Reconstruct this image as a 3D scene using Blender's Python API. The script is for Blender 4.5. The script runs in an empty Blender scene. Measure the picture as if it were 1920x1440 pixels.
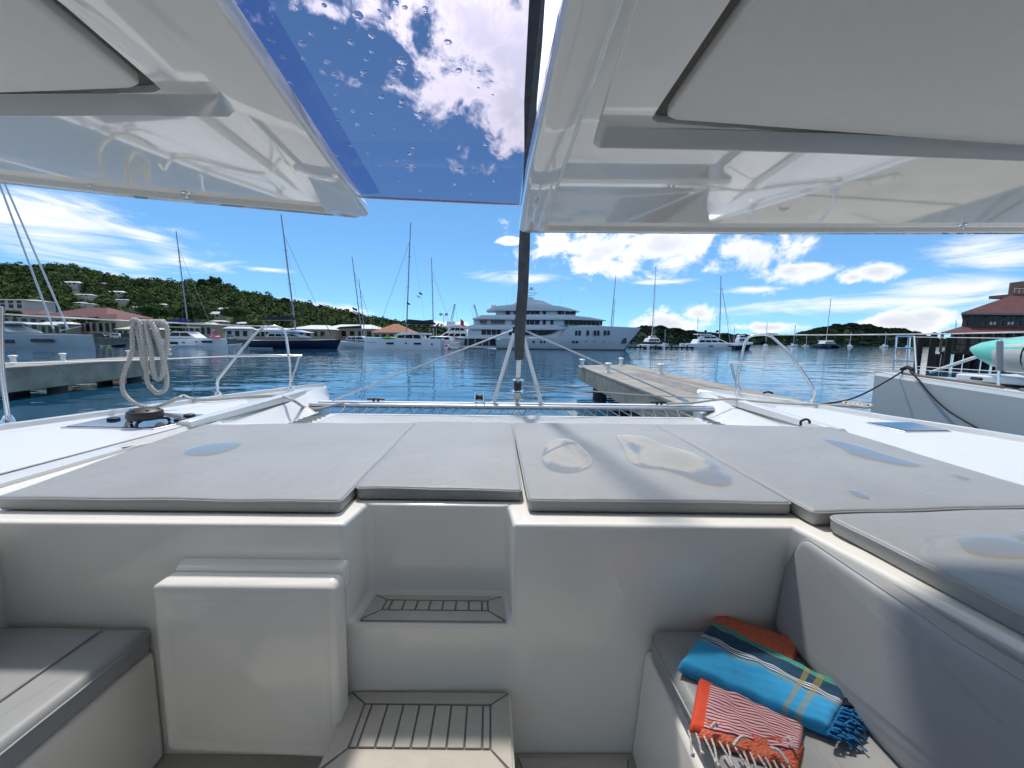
import bpy, bmesh, math, random
import numpy as np
from mathutils import Vector, Matrix
random.seed(7)
R_ = math.radians

# ------------------------------------------------------------------ camera
scene = bpy.context.scene
FPX, PITCH, ROLL = 720.0, R_(6.46), R_(0.65)
CAM = Vector((0, 0, 1.56))
FW = Vector((0, math.cos(PITCH), -math.sin(PITCH)))
U0 = Vector((0, math.sin(PITCH), math.cos(PITCH)))
RT = Vector((1, 0, 0)) * math.cos(ROLL) + U0 * math.sin(ROLL)
UP = U0 * math.cos(ROLL) - Vector((1, 0, 0)) * math.sin(ROLL)
cd = bpy.data.cameras.new('camera')
cd.sensor_width = 36; cd.lens = FPX / 1920 * 36
cd.clip_start = 0.02; cd.clip_end = 20000
co = bpy.data.objects.new('camera', cd); scene.collection.objects.link(co)
m = Matrix.Identity(4)
for i in range(3):
    m[i][0] = RT[i]; m[i][1] = UP[i]; m[i][2] = -FW[i]; m[i][3] = CAM[i]
co.matrix_world = m
scene.camera = co
scene.view_settings.view_transform = 'Standard'
scene.view_settings.look = 'None'
scene.view_settings.exposure = 0.58
scene.view_settings.gamma = 1.0

def ray(px, py):
    return FW + RT * ((px - 960) / FPX) + UP * ((720 - py) / FPX)
def Zp(px, py, z):
    d = ray(px, py); return CAM + d * ((z - CAM.z) / d.z)
def Yp(px, py, y):
    d = ray(px, py); return CAM + d * (y / d.y)
def azel(px, py):
    d = ray(px, py).normalized()
    return math.atan2(d.x, d.y), math.asin(d.z)

# ------------------------------------------------------------------ sun and sky
SUNV = Vector((-0.155, 0.57, 1.0)).normalized()
SUN_EL = math.asin(SUNV.z); SUN_AZ = math.atan2(SUNV.x, SUNV.y)
sl = bpy.data.lights.new('sun', 'SUN'); sl.energy = 2.15; sl.angle = R_(4.0); sl.color = (1.0, 0.96, 0.90)
so = bpy.data.objects.new('sun', sl); scene.collection.objects.link(so)
so.rotation_euler = (-SUNV).to_track_quat('-Z', 'Y').to_euler()

world = bpy.data.worlds.new('World'); scene.world = world; world.use_nodes = True
wn = world.node_tree; wn.nodes.clear()
def WN(t, **k):
    n = wn.nodes.new(t)
    for a, b in k.items(): setattr(n, a, b)
    return n
def wl(a, b): wn.links.new(a, b)
def wmath(op, a, b=None, c=None, clamp=False):
    n = WN('ShaderNodeMath', operation=op, use_clamp=clamp)
    for i, v in enumerate((a, b, c)):
        if v is None: continue
        if isinstance(v, (int, float)): n.inputs[i].default_value = v
        else: wl(v, n.inputs[i])
    return n.outputs[0]
sky = WN('ShaderNodeTexSky', sky_type='NISHITA', sun_disc=False)
sky.sun_elevation = SUN_EL; sky.sun_rotation = SUN_AZ
sky.altitude = 0; sky.air_density = 0.6; sky.dust_density = 0.0; sky.ozone_density = 5.0
tc = WN('ShaderNodeTexCoord')
sep = WN('ShaderNodeSeparateXYZ'); wl(tc.outputs['Generated'], sep.inputs[0])
X, Y, Z = sep.outputs
AZ = wmath('ARCTAN2', X, Y); EL = wmath('ARCSINE', Z)
comb = WN('ShaderNodeCombineXYZ'); wl(AZ, comb.inputs[0]); wl(EL, comb.inputs[1])
def wnoise(scale, sx, sy, detail, rough, dist, off):
    mp = WN('ShaderNodeMapping'); mp.inputs['Scale'].default_value = (sx, sy, 1); mp.inputs['Location'].default_value = (off, off * .7, off * 1.3)
    wl(comb.outputs[0], mp.inputs[0])
    n = WN('ShaderNodeTexNoise'); n.inputs['Scale'].default_value = scale; n.inputs['Detail'].default_value = detail
    n.inputs['Roughness'].default_value = rough; n.inputs['Distortion'].default_value = dist
    wl(mp.outputs[0], n.inputs['Vector']); return n.outputs['Fac']
n_cum = wnoise(11, 1, 1.35, 7, 0.62, 0.35, 3.1)
n_cir = wnoise(5, 1, 5.5, 6, 0.62, 0.9, 8.4)
n_big = wnoise(1.7, 1, 2.0, 2, 0.5, 0.2, 5.0)
def blob(px, py, rx, ry, tilt=0.0):
    """distance from an ellipse's centre in units of its radius"""
    a0, e0 = azel(px, py)
    a1, _ = azel(px + rx * .5, py); a2, _ = azel(px - rx * .5, py)
    _, e1 = azel(px, py - ry * .5); _, e2 = azel(px, py + ry * .5)
    mp = WN('ShaderNodeMapping', vector_type='TEXTURE')
    mp.inputs['Location'].default_value = (a0, e0, 0); mp.inputs['Rotation'].default_value = (0, 0, -math.atan(tilt))
    mp.inputs['Scale'].default_value = (abs(a1 - a2), abs(e1 - e2), 1)
    wl(comb.outputs[0], mp.inputs[0])
    ln = WN('ShaderNodeVectorMath', operation='LENGTH'); wl(mp.outputs[0], ln.inputs[0])
    return ln.outputs['Value']
def umax(lst):
    o = lst[0]
    for b in lst[1:]: o = wmath('MINIMUM', o, b)
    return wmath('MAXIMUM', wmath('SUBTRACT', 1.0, o), -0.6)
cum = umax([blob(1140, 470, 165, 62), blob(1245, 462, 110, 60), blob(1035, 455, 60, 45), blob(1420, 480, 110, 62),
            blob(1480, 508, 120, 30), blob(1640, 510, 90, 28), blob(1250, 606, 110, 30), blob(1310, 588, 55, 28),
            blob(1680, 604, 115, 28), blob(1740, 592, 60, 24), blob(1440, 614, 130, 14), blob(1600, 520, 50, 18),
            blob(1060, 20, 480, 310), blob(940, 100, 330, 200, .5), blob(970, 190, 130, 110), blob(600, 15, 70, 35), blob(960, 215, 90, 70, .5), blob(1120, 415, 170, 55), blob(1290, 405, 160, 50), blob(600, 10, 55, 26),
            blob(960, 452, 30, 10), blob(800, 615, 120, 12)])
cir = umax([blob(60, 415, 400, 105, .18), blob(290, 450, 170, 34, .2), blob(330, 480, 110, 22, .2), blob(230, 492, 70, 22, .15),
            blob(985, 524, 110, 18), blob(610, 578, 130, 12, .1), blob(1620, 572, 340, 22), blob(1850, 475, 170, 34),
            blob(1800, 540, 200, 32), blob(1420, 543, 110, 8), blob(1900, 575, 200, 26), blob(500, 505, 60, 6), blob(1230, 530, 70, 8)])
def sstep(v, lo, hi):
    n = WN('ShaderNodeMapRange', interpolation_type='SMOOTHSTEP')
    n.inputs['From Min'].default_value = lo; n.inputs['From Max'].default_value = hi
    wl(v, n.inputs['Value']); return n.outputs['Result']
c1 = wmath('ADD', cum, wmath('MULTIPLY', wmath('SUBTRACT', n_cum, 0.5), 2.9))
c1 = wmath('MULTIPLY', sstep(c1, 0.10, 0.62), 0.97)
c2 = wmath('ADD', cir, wmath('MULTIPLY', wmath('SUBTRACT', n_cir, 0.5), 3.0))
c2 = wmath('MULTIPLY', sstep(c2, 0.0, 1.15), 0.93)
# unseen scattered cloud, added overhead and behind to whiten the fill light
up_ = sstep(EL, 0.62, 0.95)
c3 = wmath('ADD', wmath('MULTIPLY', n_big, 0.7), wmath('MULTIPLY', n_cum, 0.45))
behind = sstep(wmath('ABSOLUTE', AZ), 1.05, 1.4)
c3 = wmath('MULTIPLY', sstep(c3, 0.55, 0.68), wmath('MAXIMUM', up_, behind))
dens = wmath('MAXIMUM', wmath('MAXIMUM', c1, c2), c3, clamp=True)
# thick parts of the cumulus go grey underneath
shade = wmath('MULTIPLY', sstep(wmath('ADD', cum, wmath('MULTIPLY', wmath('SUBTRACT', n_cum, .5), 2.2)), 0.35, 1.1), wmath('SUBTRACT', 1.5, n_cum), clamp=True)
ccol = WN('ShaderNodeMix', data_type='RGBA'); wl(shade, ccol.inputs[0])
ccol.inputs[6].default_value = (6.9, 7.0, 7.2, 1); ccol.inputs[7].default_value = (4.8, 5.0, 5.5, 1)
grade = WN('ShaderNodeMix', data_type='RGBA', blend_type='MULTIPLY'); grade.inputs[0].default_value = 1.0
gam = WN('ShaderNodeGamma'); gam.inputs['Gamma'].default_value = 0.62; wl(sky.outputs[0], gam.inputs[0])
wl(gam.outputs[0], grade.inputs[6]); grade.inputs[7].default_value = (1.0, 1.66, 2.10, 1)
# clouds scatter forward: brighter towards the sun
dt = WN('ShaderNodeVectorMath', operation='DOT_PRODUCT'); wl(tc.outputs['Generated'], dt.inputs[0]); dt.inputs[1].default_value = SUNV
fwd = wmath('MULTIPLY_ADD', wmath('POWER', wmath('MAXIMUM', dt.outputs['Value'], 0.0), 6.0), 1.9, 1.0)
cscat = WN('ShaderNodeVectorMath', operation='SCALE'); wl(ccol.outputs[2], cscat.inputs[0]); wl(fwd, cscat.inputs['Scale'])
mix = WN('ShaderNodeMix', data_type='RGBA'); wl(dens, mix.inputs[0]); wl(grade.outputs[2], mix.inputs[6]); wl(cscat.outputs[0], mix.inputs[7])
bg = WN('ShaderNodeBackground'); bg.inputs['Strength'].default_value = 0.105
wl(mix.outputs[2], bg.inputs['Color'])
world.cycles.sampling_method = 'NONE'
scene.cycles.max_bounces = 8; scene.cycles.caustics_reflective = False; scene.cycles.caustics_refractive = False
wo = WN('ShaderNodeOutputWorld'); wl(bg.outputs[0], wo.inputs['Surface'])

# ------------------------------------------------------------------ materials
MATS = {}
def M(name, col, rough=0.5, metal=0.0, var=0.06, nscale=6.0, bump=0.0, bscale=80.0, spec=0.5, coat=0.0, trans=0.0, ior=1.45, col2=None, bump2=0.0):
    if name in MATS: return MATS[name]
    mt = bpy.data.materials.new(name); mt.use_nodes = True
    nt = mt.node_tree; b = nt.nodes['Principled BSDF']
    b.inputs['Roughness'].default_value = rough; b.inputs['Metallic'].default_value = metal
    b.inputs['Specular IOR Level'].default_value = spec; b.inputs['Coat Weight'].default_value = coat
    b.inputs['Transmission Weight'].default_value = trans; b.inputs['IOR'].default_value = ior
    t = nt.nodes.new('ShaderNodeTexCoord')
    n = nt.nodes.new('ShaderNodeTexNoise'); n.inputs['Scale'].default_value = nscale; n.inputs['Detail'].default_value = 6; n.inputs['Roughness'].default_value = .6
    nt.links.new(t.outputs['Object'], n.inputs['Vector'])
    cr = nt.nodes.new('ShaderNodeValToRGB')
    e = cr.color_ramp.elements
    e[0].position = .3; e[1].position = .7
    lo = col2 if col2 else tuple(c * (1 - var) for c in col)
    hi = tuple(min(1, c * (1 + var)) for c in col)
    e[0].color = (*lo, 1); e[1].color = (*hi, 1)
    nt.links.new(n.outputs['Fac'], cr.inputs[0]); nt.links.new(cr.outputs[0], b.inputs['Base Color'])
    if bump:
        n2 = nt.nodes.new('ShaderNodeTexNoise'); n2.inputs['Scale'].default_value = bscale; n2.inputs['Detail'].default_value = 4
        nt.links.new(t.outputs['Object'], n2.inputs['Vector'])
        bp = nt.nodes.new('ShaderNodeBump'); bp.inputs['Strength'].default_value = bump; bp.inputs['Distance'].default_value = .01
        nt.links.new(n2.outputs['Fac'], bp.inputs['Height']); nt.links.new(bp.outputs[0], b.inputs['Normal'])
        if bump2:      # soft creases of stretched upholstery
            n3 = nt.nodes.new('ShaderNodeTexNoise'); n3.inputs['Scale'].default_value = 7; n3.inputs['Detail'].default_value = 3; n3.inputs['Distortion'].default_value = 1.2
            nt.links.new(t.outputs['Object'], n3.inputs['Vector'])
            b3 = nt.nodes.new('ShaderNodeBump'); b3.inputs['Strength'].default_value = bump2; b3.inputs['Distance'].default_value = .012
            nt.links.new(n3.outputs['Fac'], b3.inputs['Height']); nt.links.new(b3.outputs[0], bp.inputs['Normal'])
    MATS[name] = mt; return mt

gel = M('gelcoat', (.90, .855, .775), .13, var=.015, nscale=3, coat=.3, bump=.02, bscale=2.2)
gelw = M('gelcoat_hull', (.68, .675, .65), .2, var=.02, nscale=2.5, coat=.2, bump=.02, bscale=2.2)
geldeck = M('gelcoat_deck', (.70, .70, .695), .38, var=.02, nscale=14, bump=.12, bscale=260)
gelroof = M('gelcoat_roof', (.84, .84, .81), .04, var=.012, nscale=2, coat=1.0, bump=.05, bscale=1.6)
liner = M('roof_liner', (.76, .76, .73), .42, var=.02, nscale=30, bump=.1, bscale=300)
vinyl = M('grey_vinyl', (.325, .322, .312), .45, var=.07, nscale=2.2, bump=.10, bscale=420, bump2=.5)
vinyl_dk = M('dark_grey_vinyl', (.33, .33, .328), .5, var=.05, nscale=3, bump=.07, bscale=420)
piping_m = M('piping', (.36, .36, .36), .5)
tread_m = M('tread_foam', (.56, .515, .44), .75, var=.05, nscale=20, bump=.2, bscale=500)
seam_m = M('tread_seam', (.20, .20, .20), .7)
steel = M('stainless_steel', (.75, .75, .76), .12, metal=1.0, var=.03)
alu = M('aluminium', (.62, .63, .64), .35, metal=.85, var=.04)
alu_w = M('white_spar', (.70, .71, .72), .35)
black = M('black_plastic', (.018, .018, .02), .45)
rubber = M('black_rubber', (.02, .02, .022), .7)
sailgrey = M('furled_sail_cover', (.055, .06, .065), .8, var=.3, nscale=12, bump=.6, bscale=25)
rope_w = M('rope', (.55, .51, .45), .85, var=.12, nscale=90, bump=.8, bscale=160)
rope_k = M('black_rope', (.012, .012, .014), .8, bump=.5, bscale=90)
wire = M('wire', (.55, .56, .57), .3, metal=.8)
net_m = M('net_webbing', (.58, .58, .575), .7, bump=.3, bscale=150)
conc = M('concrete', (.27, .26, .21), .85, var=.35, nscale=1.1, bump=.4, bscale=14)
conc_top = M('concrete_top', (.31, .285, .24), .85, var=.2, nscale=.9, bump=.3, bscale=18)
boll_m = M('bollard_white', (.78, .78, .76), .4)
bwhite = M('boat_white', (.76, .77, .78), .25, var=.03, nscale=.6)
bgrey = M('boat_grey', (.36, .40, .43), .28, var=.05, nscale=.5)
bnavy = M('boat_navy', (.012, .016, .045), .15)
bdark = M('dark_window', (.008, .010, .013), .2, spec=.25)
mastm = M('mast_grey', (.30, .31, .33), .4)
mast_l = M('mast_light', (.62, .63, .64), .35)
sailcov_b = M('sail_cover_blue', (.01, .035, .16), .7)
sailcov_k = M('sail_cover_black', (.02, .021, .025), .8)
canvas_m = M('canvas_tan', (.42, .38, .30), .8)
redroof = M('red_roof', (.125, .04, .033), .75, var=.2, nscale=1.2, bump=.3, bscale=5)
terra = M('terracotta_roof', (.33, .13, .075), .8, var=.15, nscale=.5)
roofw = M('white_roof', (.62, .62, .60), .55, var=.08, nscale=.4)
wallc = M('cream_wall', (.33, .29, .21), .85, var=.1, nscale=.5)
wallw = M('white_wall', (.52, .50, .45), .85, var=.08, nscale=.5)
wallb = M('brown_brick_wall', (.17, .10, .075), .85, var=.2, nscale=2)
wood = M('dark_piling_wood', (.035, .028, .022), .9, var=.3, nscale=3, bump=.5, bscale=12)
quay_m = M('quay_stone', (.16, .15, .13), .9, var=.25, nscale=.5)
teak = M('teak_rail', (.24, .19, .15), .6, var=.15, nscale=9)
teal = M('teal_plastic', (.16, .60, .50), .3)
green_pl = M('green_plastic', (.10, .42, .06), .35)
pink_pl = M('pink_vinyl', (.85, .22, .35), .35)
red_pl = M('red_plastic', (.60, .03, .03), .4)
skin_m = M('skin', (.40, .24, .17), .6)
cloth_k = M('dark_clothing', (.03, .03, .045), .9)
flag_r = M('flag_red', (.5, .03, .04), .8)
flag_b = M('flag_blue', (.03, .05, .22), .8)
flag_w = M('flag_white', (.75, .75, .75), .8)

# ------------------------------------------------------------------ builders
COL = scene.collection
LOC = {}
class MB:
    def __init__(s): s.v = []; s.f = []
    def add(s, vs, fs):
        o = len(s.v); s.v += [tuple(v) for v in vs]; s.f += [tuple(i + o for i in q) for q in fs]; return s
    def box(s, x0, x1, y0, y1, z0, z1):
        return s.add([(x0,y0,z0),(x1,y0,z0),(x1,y1,z0),(x0,y1,z0),(x0,y0,z1),(x1,y0,z1),(x1,y1,z1),(x0,y1,z1)],
                     [(3,2,1,0),(4,5,6,7),(0,1,5,4),(1,2,6,5),(2,3,7,6),(3,0,4,7)])
    def quad8(s, b, t):     # 4 bottom, 4 top points
        return s.add(list(b) + list(t), [(3,2,1,0),(4,5,6,7),(0,1,5,4),(1,2,6,5),(2,3,7,6),(3,0,4,7)])
    def tube(s, pts, r, n=8, closed=False, sm=0):
        P = [Vector(p) for p in pts]
        if sm:
            P = catmull(P, sm)
        rs = r if isinstance(r, (list, tuple)) else None
        k = len(P); vs = []; fs = []
        prev = None
        for i in range(k):
            a = P[max(i - 1, 0)]; b = P[min(i + 1, k - 1)]
            d = (b - a)
            if d.length < 1e-9: d = Vector((0, 0, 1))
            d.normalize()
            if prev is None:
                u = d.cross(Vector((0, 0, 1)))
                if u.length < 1e-3: u = d.cross(Vector((1, 0, 0)))
            else:
                u = prev - d * prev.dot(d)
                if u.length < 1e-4: u = d.cross(Vector((0, 0, 1)))
            u.normalize(); prev = u; w = d.cross(u)
            rr = (rs[0] + (rs[-1] - rs[0]) * i / (k - 1)) if rs else r
            for j in range(n):
                t = 2 * math.pi * j / n
                vs.append(P[i] + (u * math.cos(t) + w * math.sin(t)) * rr)
        for i in range(k - 1):
            for j in range(n):
                fs.append((i*n+j, i*n+(j+1)%n, (i+1)*n+(j+1)%n, (i+1)*n+j))
        fs.append(tuple(range(n))[::-1]); fs.append(tuple((k-1)*n + j for j in range(n)))
        return s.add(vs, fs)
    def loft(s, secs, closed=False, cap=True):
        n = len(secs[0]); vs = [p for q in secs for p in q]; fs = []
        for i in range(len(secs) - 1):
            for j in range(n if closed else n - 1):
                fs.append((i*n+j, i*n+(j+1)%n, (i+1)*n+(j+1)%n, (i+1)*n+j))
        if cap:
            fs.append(tuple(range(n))[::-1]); fs.append(tuple((len(secs)-1)*n + j for j in range(n)))
        return s.add(vs, fs)
    def lathe(s, c, prof, n=16, axis='z'):
        secs = []
        for r, h in prof:
            q = []
            for j in range(n):
                t = 2 * math.pi * j / n
                if axis == 'z': q.append((c[0]+r*math.cos(t), c[1]+r*math.sin(t), c[2]+h))
                elif axis == 'y': q.append((c[0]+r*math.cos(t), c[1]+h, c[2]-r*math.sin(t)))
                else: q.append((c[0]+h, c[1]+r*math.cos(t), c[2]+r*math.sin(t)))
            secs.append(q)
        return s.loft(secs, closed=True)
    def prism(s, pts, axis, a, b):   # 2-d outline extruded along an axis
        def p3(p, h):
            return (p[0], h, p[1]) if axis == 'y' else ((p[0], p[1], h) if axis == 'z' else (h, p[0], p[1]))
        n = len(pts)
        vs = [p3(p, a) for p in pts] + [p3(p, b) for p in pts]
        fs = [tuple(range(n)), tuple(range(2*n-1, n-1, -1))] + [(i, i+n, (i+1)%n+n, (i+1)%n) for i in range(n)]
        return s.add(vs, fs)
    def build(s, name, mat, parent=None, smooth=35, bevel=0, kind=None, base=None, seg=2):
        me = bpy.data.meshes.new(name)
        V = np.array(s.v, dtype=float)
        if parent is not None: o0 = LOC[parent.name]
        elif base is not None: o0 = Vector(base)
        else:
            o0 = Vector(((V[:,0].min()+V[:,0].max())/2, (V[:,1].min()+V[:,1].max())/2, V[:,2].min()))
        V = V - np.array(o0)
        me.from_pydata(V.tolist(), [], s.f)
        bm = bmesh.new(); bm.from_mesh(me)
        bmesh.ops.recalc_face_normals(bm, faces=bm.faces)
        if smooth:
            for f in bm.faces: f.smooth = True
            for e in bm.edges:
                if len(e.link_faces) == 2 and e.calc_face_angle(0) > R_(smooth): e.smooth = False
        bm.to_mesh(me); bm.free()
        me.materials.append(mat)
        ob = bpy.data.objects.new(name, me); COL.objects.link(ob)
        if parent is not None:
            ob.parent = parent; LOC[ob.name] = LOC[parent.name]
        else:
            ob.location = o0; LOC[ob.name] = Vector(o0)
        if bevel:
            bv = ob.modifiers.new('bevel', 'BEVEL'); bv.width = bevel; bv.segments = seg; bv.limit_method = 'ANGLE'; bv.angle_limit = R_(32)
            bv.harden_normals = False
        if kind: ob['kind'] = kind
        return ob
def catmull(P, n):
    out = []
    for i in range(len(P) - 1):
        p0 = P[max(i-1, 0)]; p1 = P[i]; p2 = P[i+1]; p3 = P[min(i+2, len(P)-1)]
        for k in range(n):
            t = k / n
            out.append(0.5 * ((2*p1) + (p2-p0)*t + (2*p0-5*p1+4*p2-p3)*t*t + (3*p1-p0-3*p2+p3)*t**3))
    out.append(P[-1]); return out
def tag(o, label, cat, group=None):
    o['label'] = label; o['category'] = cat
    if group: o['group'] = group
    return o
def thing(name, loc, label, cat, group=None):
    o = bpy.data.objects.new(name, None); COL.objects.link(o); o.location = loc; o.empty_display_size = .2
    LOC[o.name] = Vector(loc)
    return tag(o, label, cat, group)
def struct(o): o['kind'] = 'structure'; return o
def round_poly(pts, r, seg=5):
    out = []; n = len(pts)
    for i in range(n):
        a = Vector(pts[i-1]); b = Vector(pts[i]); c = Vector(pts[(i+1) % n])
        d1 = (a-b); d2 = (c-b); rr = min(r, d1.length*.45, d2.length*.45)
        p = b + d1.normalized()*rr; q = b + d2.normalized()*rr
        for k in range(seg + 1):
            t = k/seg
            out.append((p*(1-t)**2 + b*2*t*(1-t) + q*t*t))
    return out
def densify(pts, step):
    out = []; n = len(pts)
    for i in range(n):
        a = Vector(pts[i]); b = Vector(pts[(i+1) % n]); k = max(1, int((b-a).length/step))
        for j in range(k): out.append(a + (b-a)*j/k)
    return out
def inset(pts, d):
    n = len(pts); out = []
    area = sum(pts[i].x*pts[(i+1)%n].y - pts[(i+1)%n].x*pts[i].y for i in range(n))
    sg = 1 if area > 0 else -1
    for i in range(n):
        t = (pts[(i+1)%n] - pts[i-1])
        if t.length < 1e-9: out.append(pts[i]); continue
        t.normalize(); out.append(pts[i] + Vector((-t.y, t.x))*sg*d)
    return out
def noise2(x, y, s=1.0):
    return (math.sin(x*3.1*s+1.3)*math.cos(y*2.7*s+.4) + .5*math.sin(x*7.3*s+y*5.1*s) + .25*math.sin(y*13.7*s-x*4.9*s))/1.75
def pad(outline, z0, z1, r=.02, corner=.04, puff=.006, wav=.004, step=.06, frame=None):
    """an upholstered slab: rounded shoulders, slightly domed and uneven top. frame: maps (x, y, z) to world"""
    o = densify(round_poly([Vector(p) for p in outline], corner), step)
    c = sum(o, Vector((0, 0)))/len(o)
    rings = []
    h = z1 - z0
    def zz(p, base, k): return base + k*(wav*noise2(p.x, p.y, 2.2) + 0)
    rings.append([(p.x, p.y, z0) for p in inset(o, r*.6)])
    rings.append([(p.x, p.y, z0 + h*.15) for p in o])
    rings.append([(p.x, p.y, zz(p, z1 - r, 1)) for p in o])
    for a in (25, 50, 72, 90):
        t = R_(a)
        rings.append([(p.x, p.y, zz(p, z1 - r + r*math.sin(t), 1)) for p in inset(o, r*(1-math.cos(t)))])
    q = inset(o, r)
    for t in (.06, .14, .28, .45, .65, .85):
        rings.append([(p.x, p.y, zz(p, z1, 1) + puff*(1-(1-t)**2)) for p in [a + (c-a)*t for a in q]])
    mb = MB(); n = len(o)
    mb.loft(rings, closed=True, cap=False)
    b = len(mb.v)
    mb.v.append((c.x, c.y, zz(c, z1, 1) + puff)); k = (len(rings)-1)*n
    for j in range(n): mb.f.append((k+j, k+(j+1)%n, b))
    mb.f.append(tuple(range(n))[::-1])
    if frame: mb.v = [tuple(frame(*v)) for v in mb.v]
    return mb

def tint(name, col, refl=1.0):
    mt = bpy.data.materials.new(name); mt.use_nodes = True; nt = mt.node_tree; nt.nodes.clear()
    o_ = nt.nodes.new('ShaderNodeOutputMaterial'); mx = nt.nodes.new('ShaderNodeMixShader'); tr_ = nt.nodes.new('ShaderNodeBsdfTransparent'); gl_ = nt.nodes.new('ShaderNodeBsdfGlossy')
    fr = nt.nodes.new('ShaderNodeFresnel'); fr.inputs['IOR'].default_value = 1.4
    tr_.inputs[0].default_value = (*col, 1); gl_.inputs['Roughness'].default_value = .02; gl_.inputs['Color'].default_value = (1, 1, 1, 1)
    nz = nt.nodes.new('ShaderNodeTexNoise'); nz.inputs['Scale'].default_value = 3
    t_ = nt.nodes.new('ShaderNodeTexCoord'); nt.links.new(t_.outputs['Object'], nz.inputs['Vector'])
    bp = nt.nodes.new('ShaderNodeBump'); bp.inputs['Strength'].default_value = .03; nt.links.new(nz.outputs['Fac'], bp.inputs['Height']); nt.links.new(bp.outputs[0], gl_.inputs['Normal'])
    mr = nt.nodes.new('ShaderNodeMath'); mr.operation = 'MULTIPLY'; mr.inputs[1].default_value = refl
    nt.links.new(fr.outputs[0], mr.inputs[0]); nt.links.new(mr.outputs[0], mx.inputs[0]); nt.links.new(tr_.outputs[0], mx.inputs[1]); nt.links.new(gl_.outputs[0], mx.inputs[2]); nt.links.new(mx.outputs[0], o_.inputs[0])
    return mt

# ------------------------------------------------------------------ water
def water_mat():
    mt = bpy.data.materials.new('sea_water'); mt.use_nodes = True
    nt = mt.node_tree; b = nt.nodes['Principled BSDF']
    b.inputs['Base Color'].default_value = (.014, .075, .135, 1); b.inputs['Roughness'].default_value = .04
    b.inputs['IOR'].default_value = 1.33; b.inputs['Specular IOR Level'].default_value = .5
    t = nt.nodes.new('ShaderNodeTexCoord')
    def nz(sx, sy, sc, det, rot):
        mp = nt.nodes.new('ShaderNodeMapping'); mp.inputs['Scale'].default_value = (sx, sy, 1); mp.inputs['Rotation'].default_value = (0, 0, rot)
        nt.links.new(t.outputs['Object'], mp.inputs[0])
        n = nt.nodes.new('ShaderNodeTexNoise'); n.inputs['Scale'].default_value = sc; n.inputs['Detail'].default_value = det
        n.inputs['Roughness'].default_value = .5; n.inputs['Distortion'].default_value = .6
        nt.links.new(mp.outputs[0], n.inputs['Vector']); return n.outputs['Fac']
    a = nz(.5, 1.0, .75, 1.2, .12); c = nz(.4, 1.0, .22, 1, -.1); d = nz(.8, 1, 2.6, 1, .3)
    m1 = nt.nodes.new('ShaderNodeMath'); m1.operation = 'MULTIPLY_ADD'; m1.inputs[1].default_value = 2.2
    nt.links.new(c, m1.inputs[0]); nt.links.new(a, m1.inputs[2])
    m2 = nt.nodes.new('ShaderNodeMath'); m2.operation = 'MULTIPLY_ADD'; m2.inputs[1].default_value = .10
    nt.links.new(d, m2.inputs[0]); nt.links.new(m1.outputs[0], m2.inputs[2])
    bp = nt.nodes.new('ShaderNodeBump'); bp.inputs['Strength'].default_value = .8; bp.inputs['Distance'].default_value = .055
    nt.links.new(m2.outputs[0], bp.inputs['Height']); nt.links.new(bp.outputs[0], b.inputs['Normal'])
    return mt
WZ = -1.2
mb = MB(); mb.add([(-6000, -300, WZ), (6000, -300, WZ), (6000, 9000, WZ), (-6000, 9000, WZ)], [(0, 1, 2, 3)])
struct(mb.build('water', water_mat(), base=(0, 0, WZ)))

# ------------------------------------------------------------------ the catamaran we stand on
BOAT = thing('catamaran', (0, 1.2, 0), 'white catamaran whose cockpit, roof and foredeck fill the foreground', 'catamaran')
# cockpit moulding: walls, step recess and coaming rim in one shell
ZR, ZS, ZF = .95, .592, .09
P = [(-1.74, -1.2), (-1.72, 1.205), (-.55, 1.205), (-.535, 1.375), (-.01, 1.375), (.01, 1.22), (.955, 1.23), (1.05, .74), (1.22, -1.2)]
O = [(-1.83, -1.2), (-1.83, 1.275), (-.615, 1.275), (-.59, 1.352+.03), (.045, 1.352+.03), (.07, 1.295), (1.0, 1.30), (1.125, .78), (1.30, -1.2)]
O[3] = (-.60, 1.40); O[4] = (.05, 1.40)
mb = MB()
for z, path in ((ZR, P), (ZS, P)):
    mb.v += [(x, y, z) for x, y in path]
n = 9
for i in range(8): mb.f.append((i, i+1, n+i+1, n+i))
low = [0, 1, 2, 5, 6, 7, 8]; o = len(mb.v)
mb.v += [(P[i][0], P[i][1], ZF) for i in low]
for k in range(6): mb.f.append((n+low[k], n+low[k+1], o+k+1, o+k))
mb.f.append((n+2, n+3, n+4, n+5))
o = len(mb.v); mb.v += [(x, y, ZR) for x, y in O]
for i in range(8): mb.f.append((i, o+i, o+i+1, i+1))
mb.build('cockpit_wall', gel, BOAT, bevel=.016, seg=4)
# cockpit floor
fl = MB(); fl.box(-1.74, 1.3, -1.2, 1.23, -.02, ZF - .002); fl.build('cockpit_floor', M('sole', (.55, .51, .43), .5), BOAT)
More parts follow.
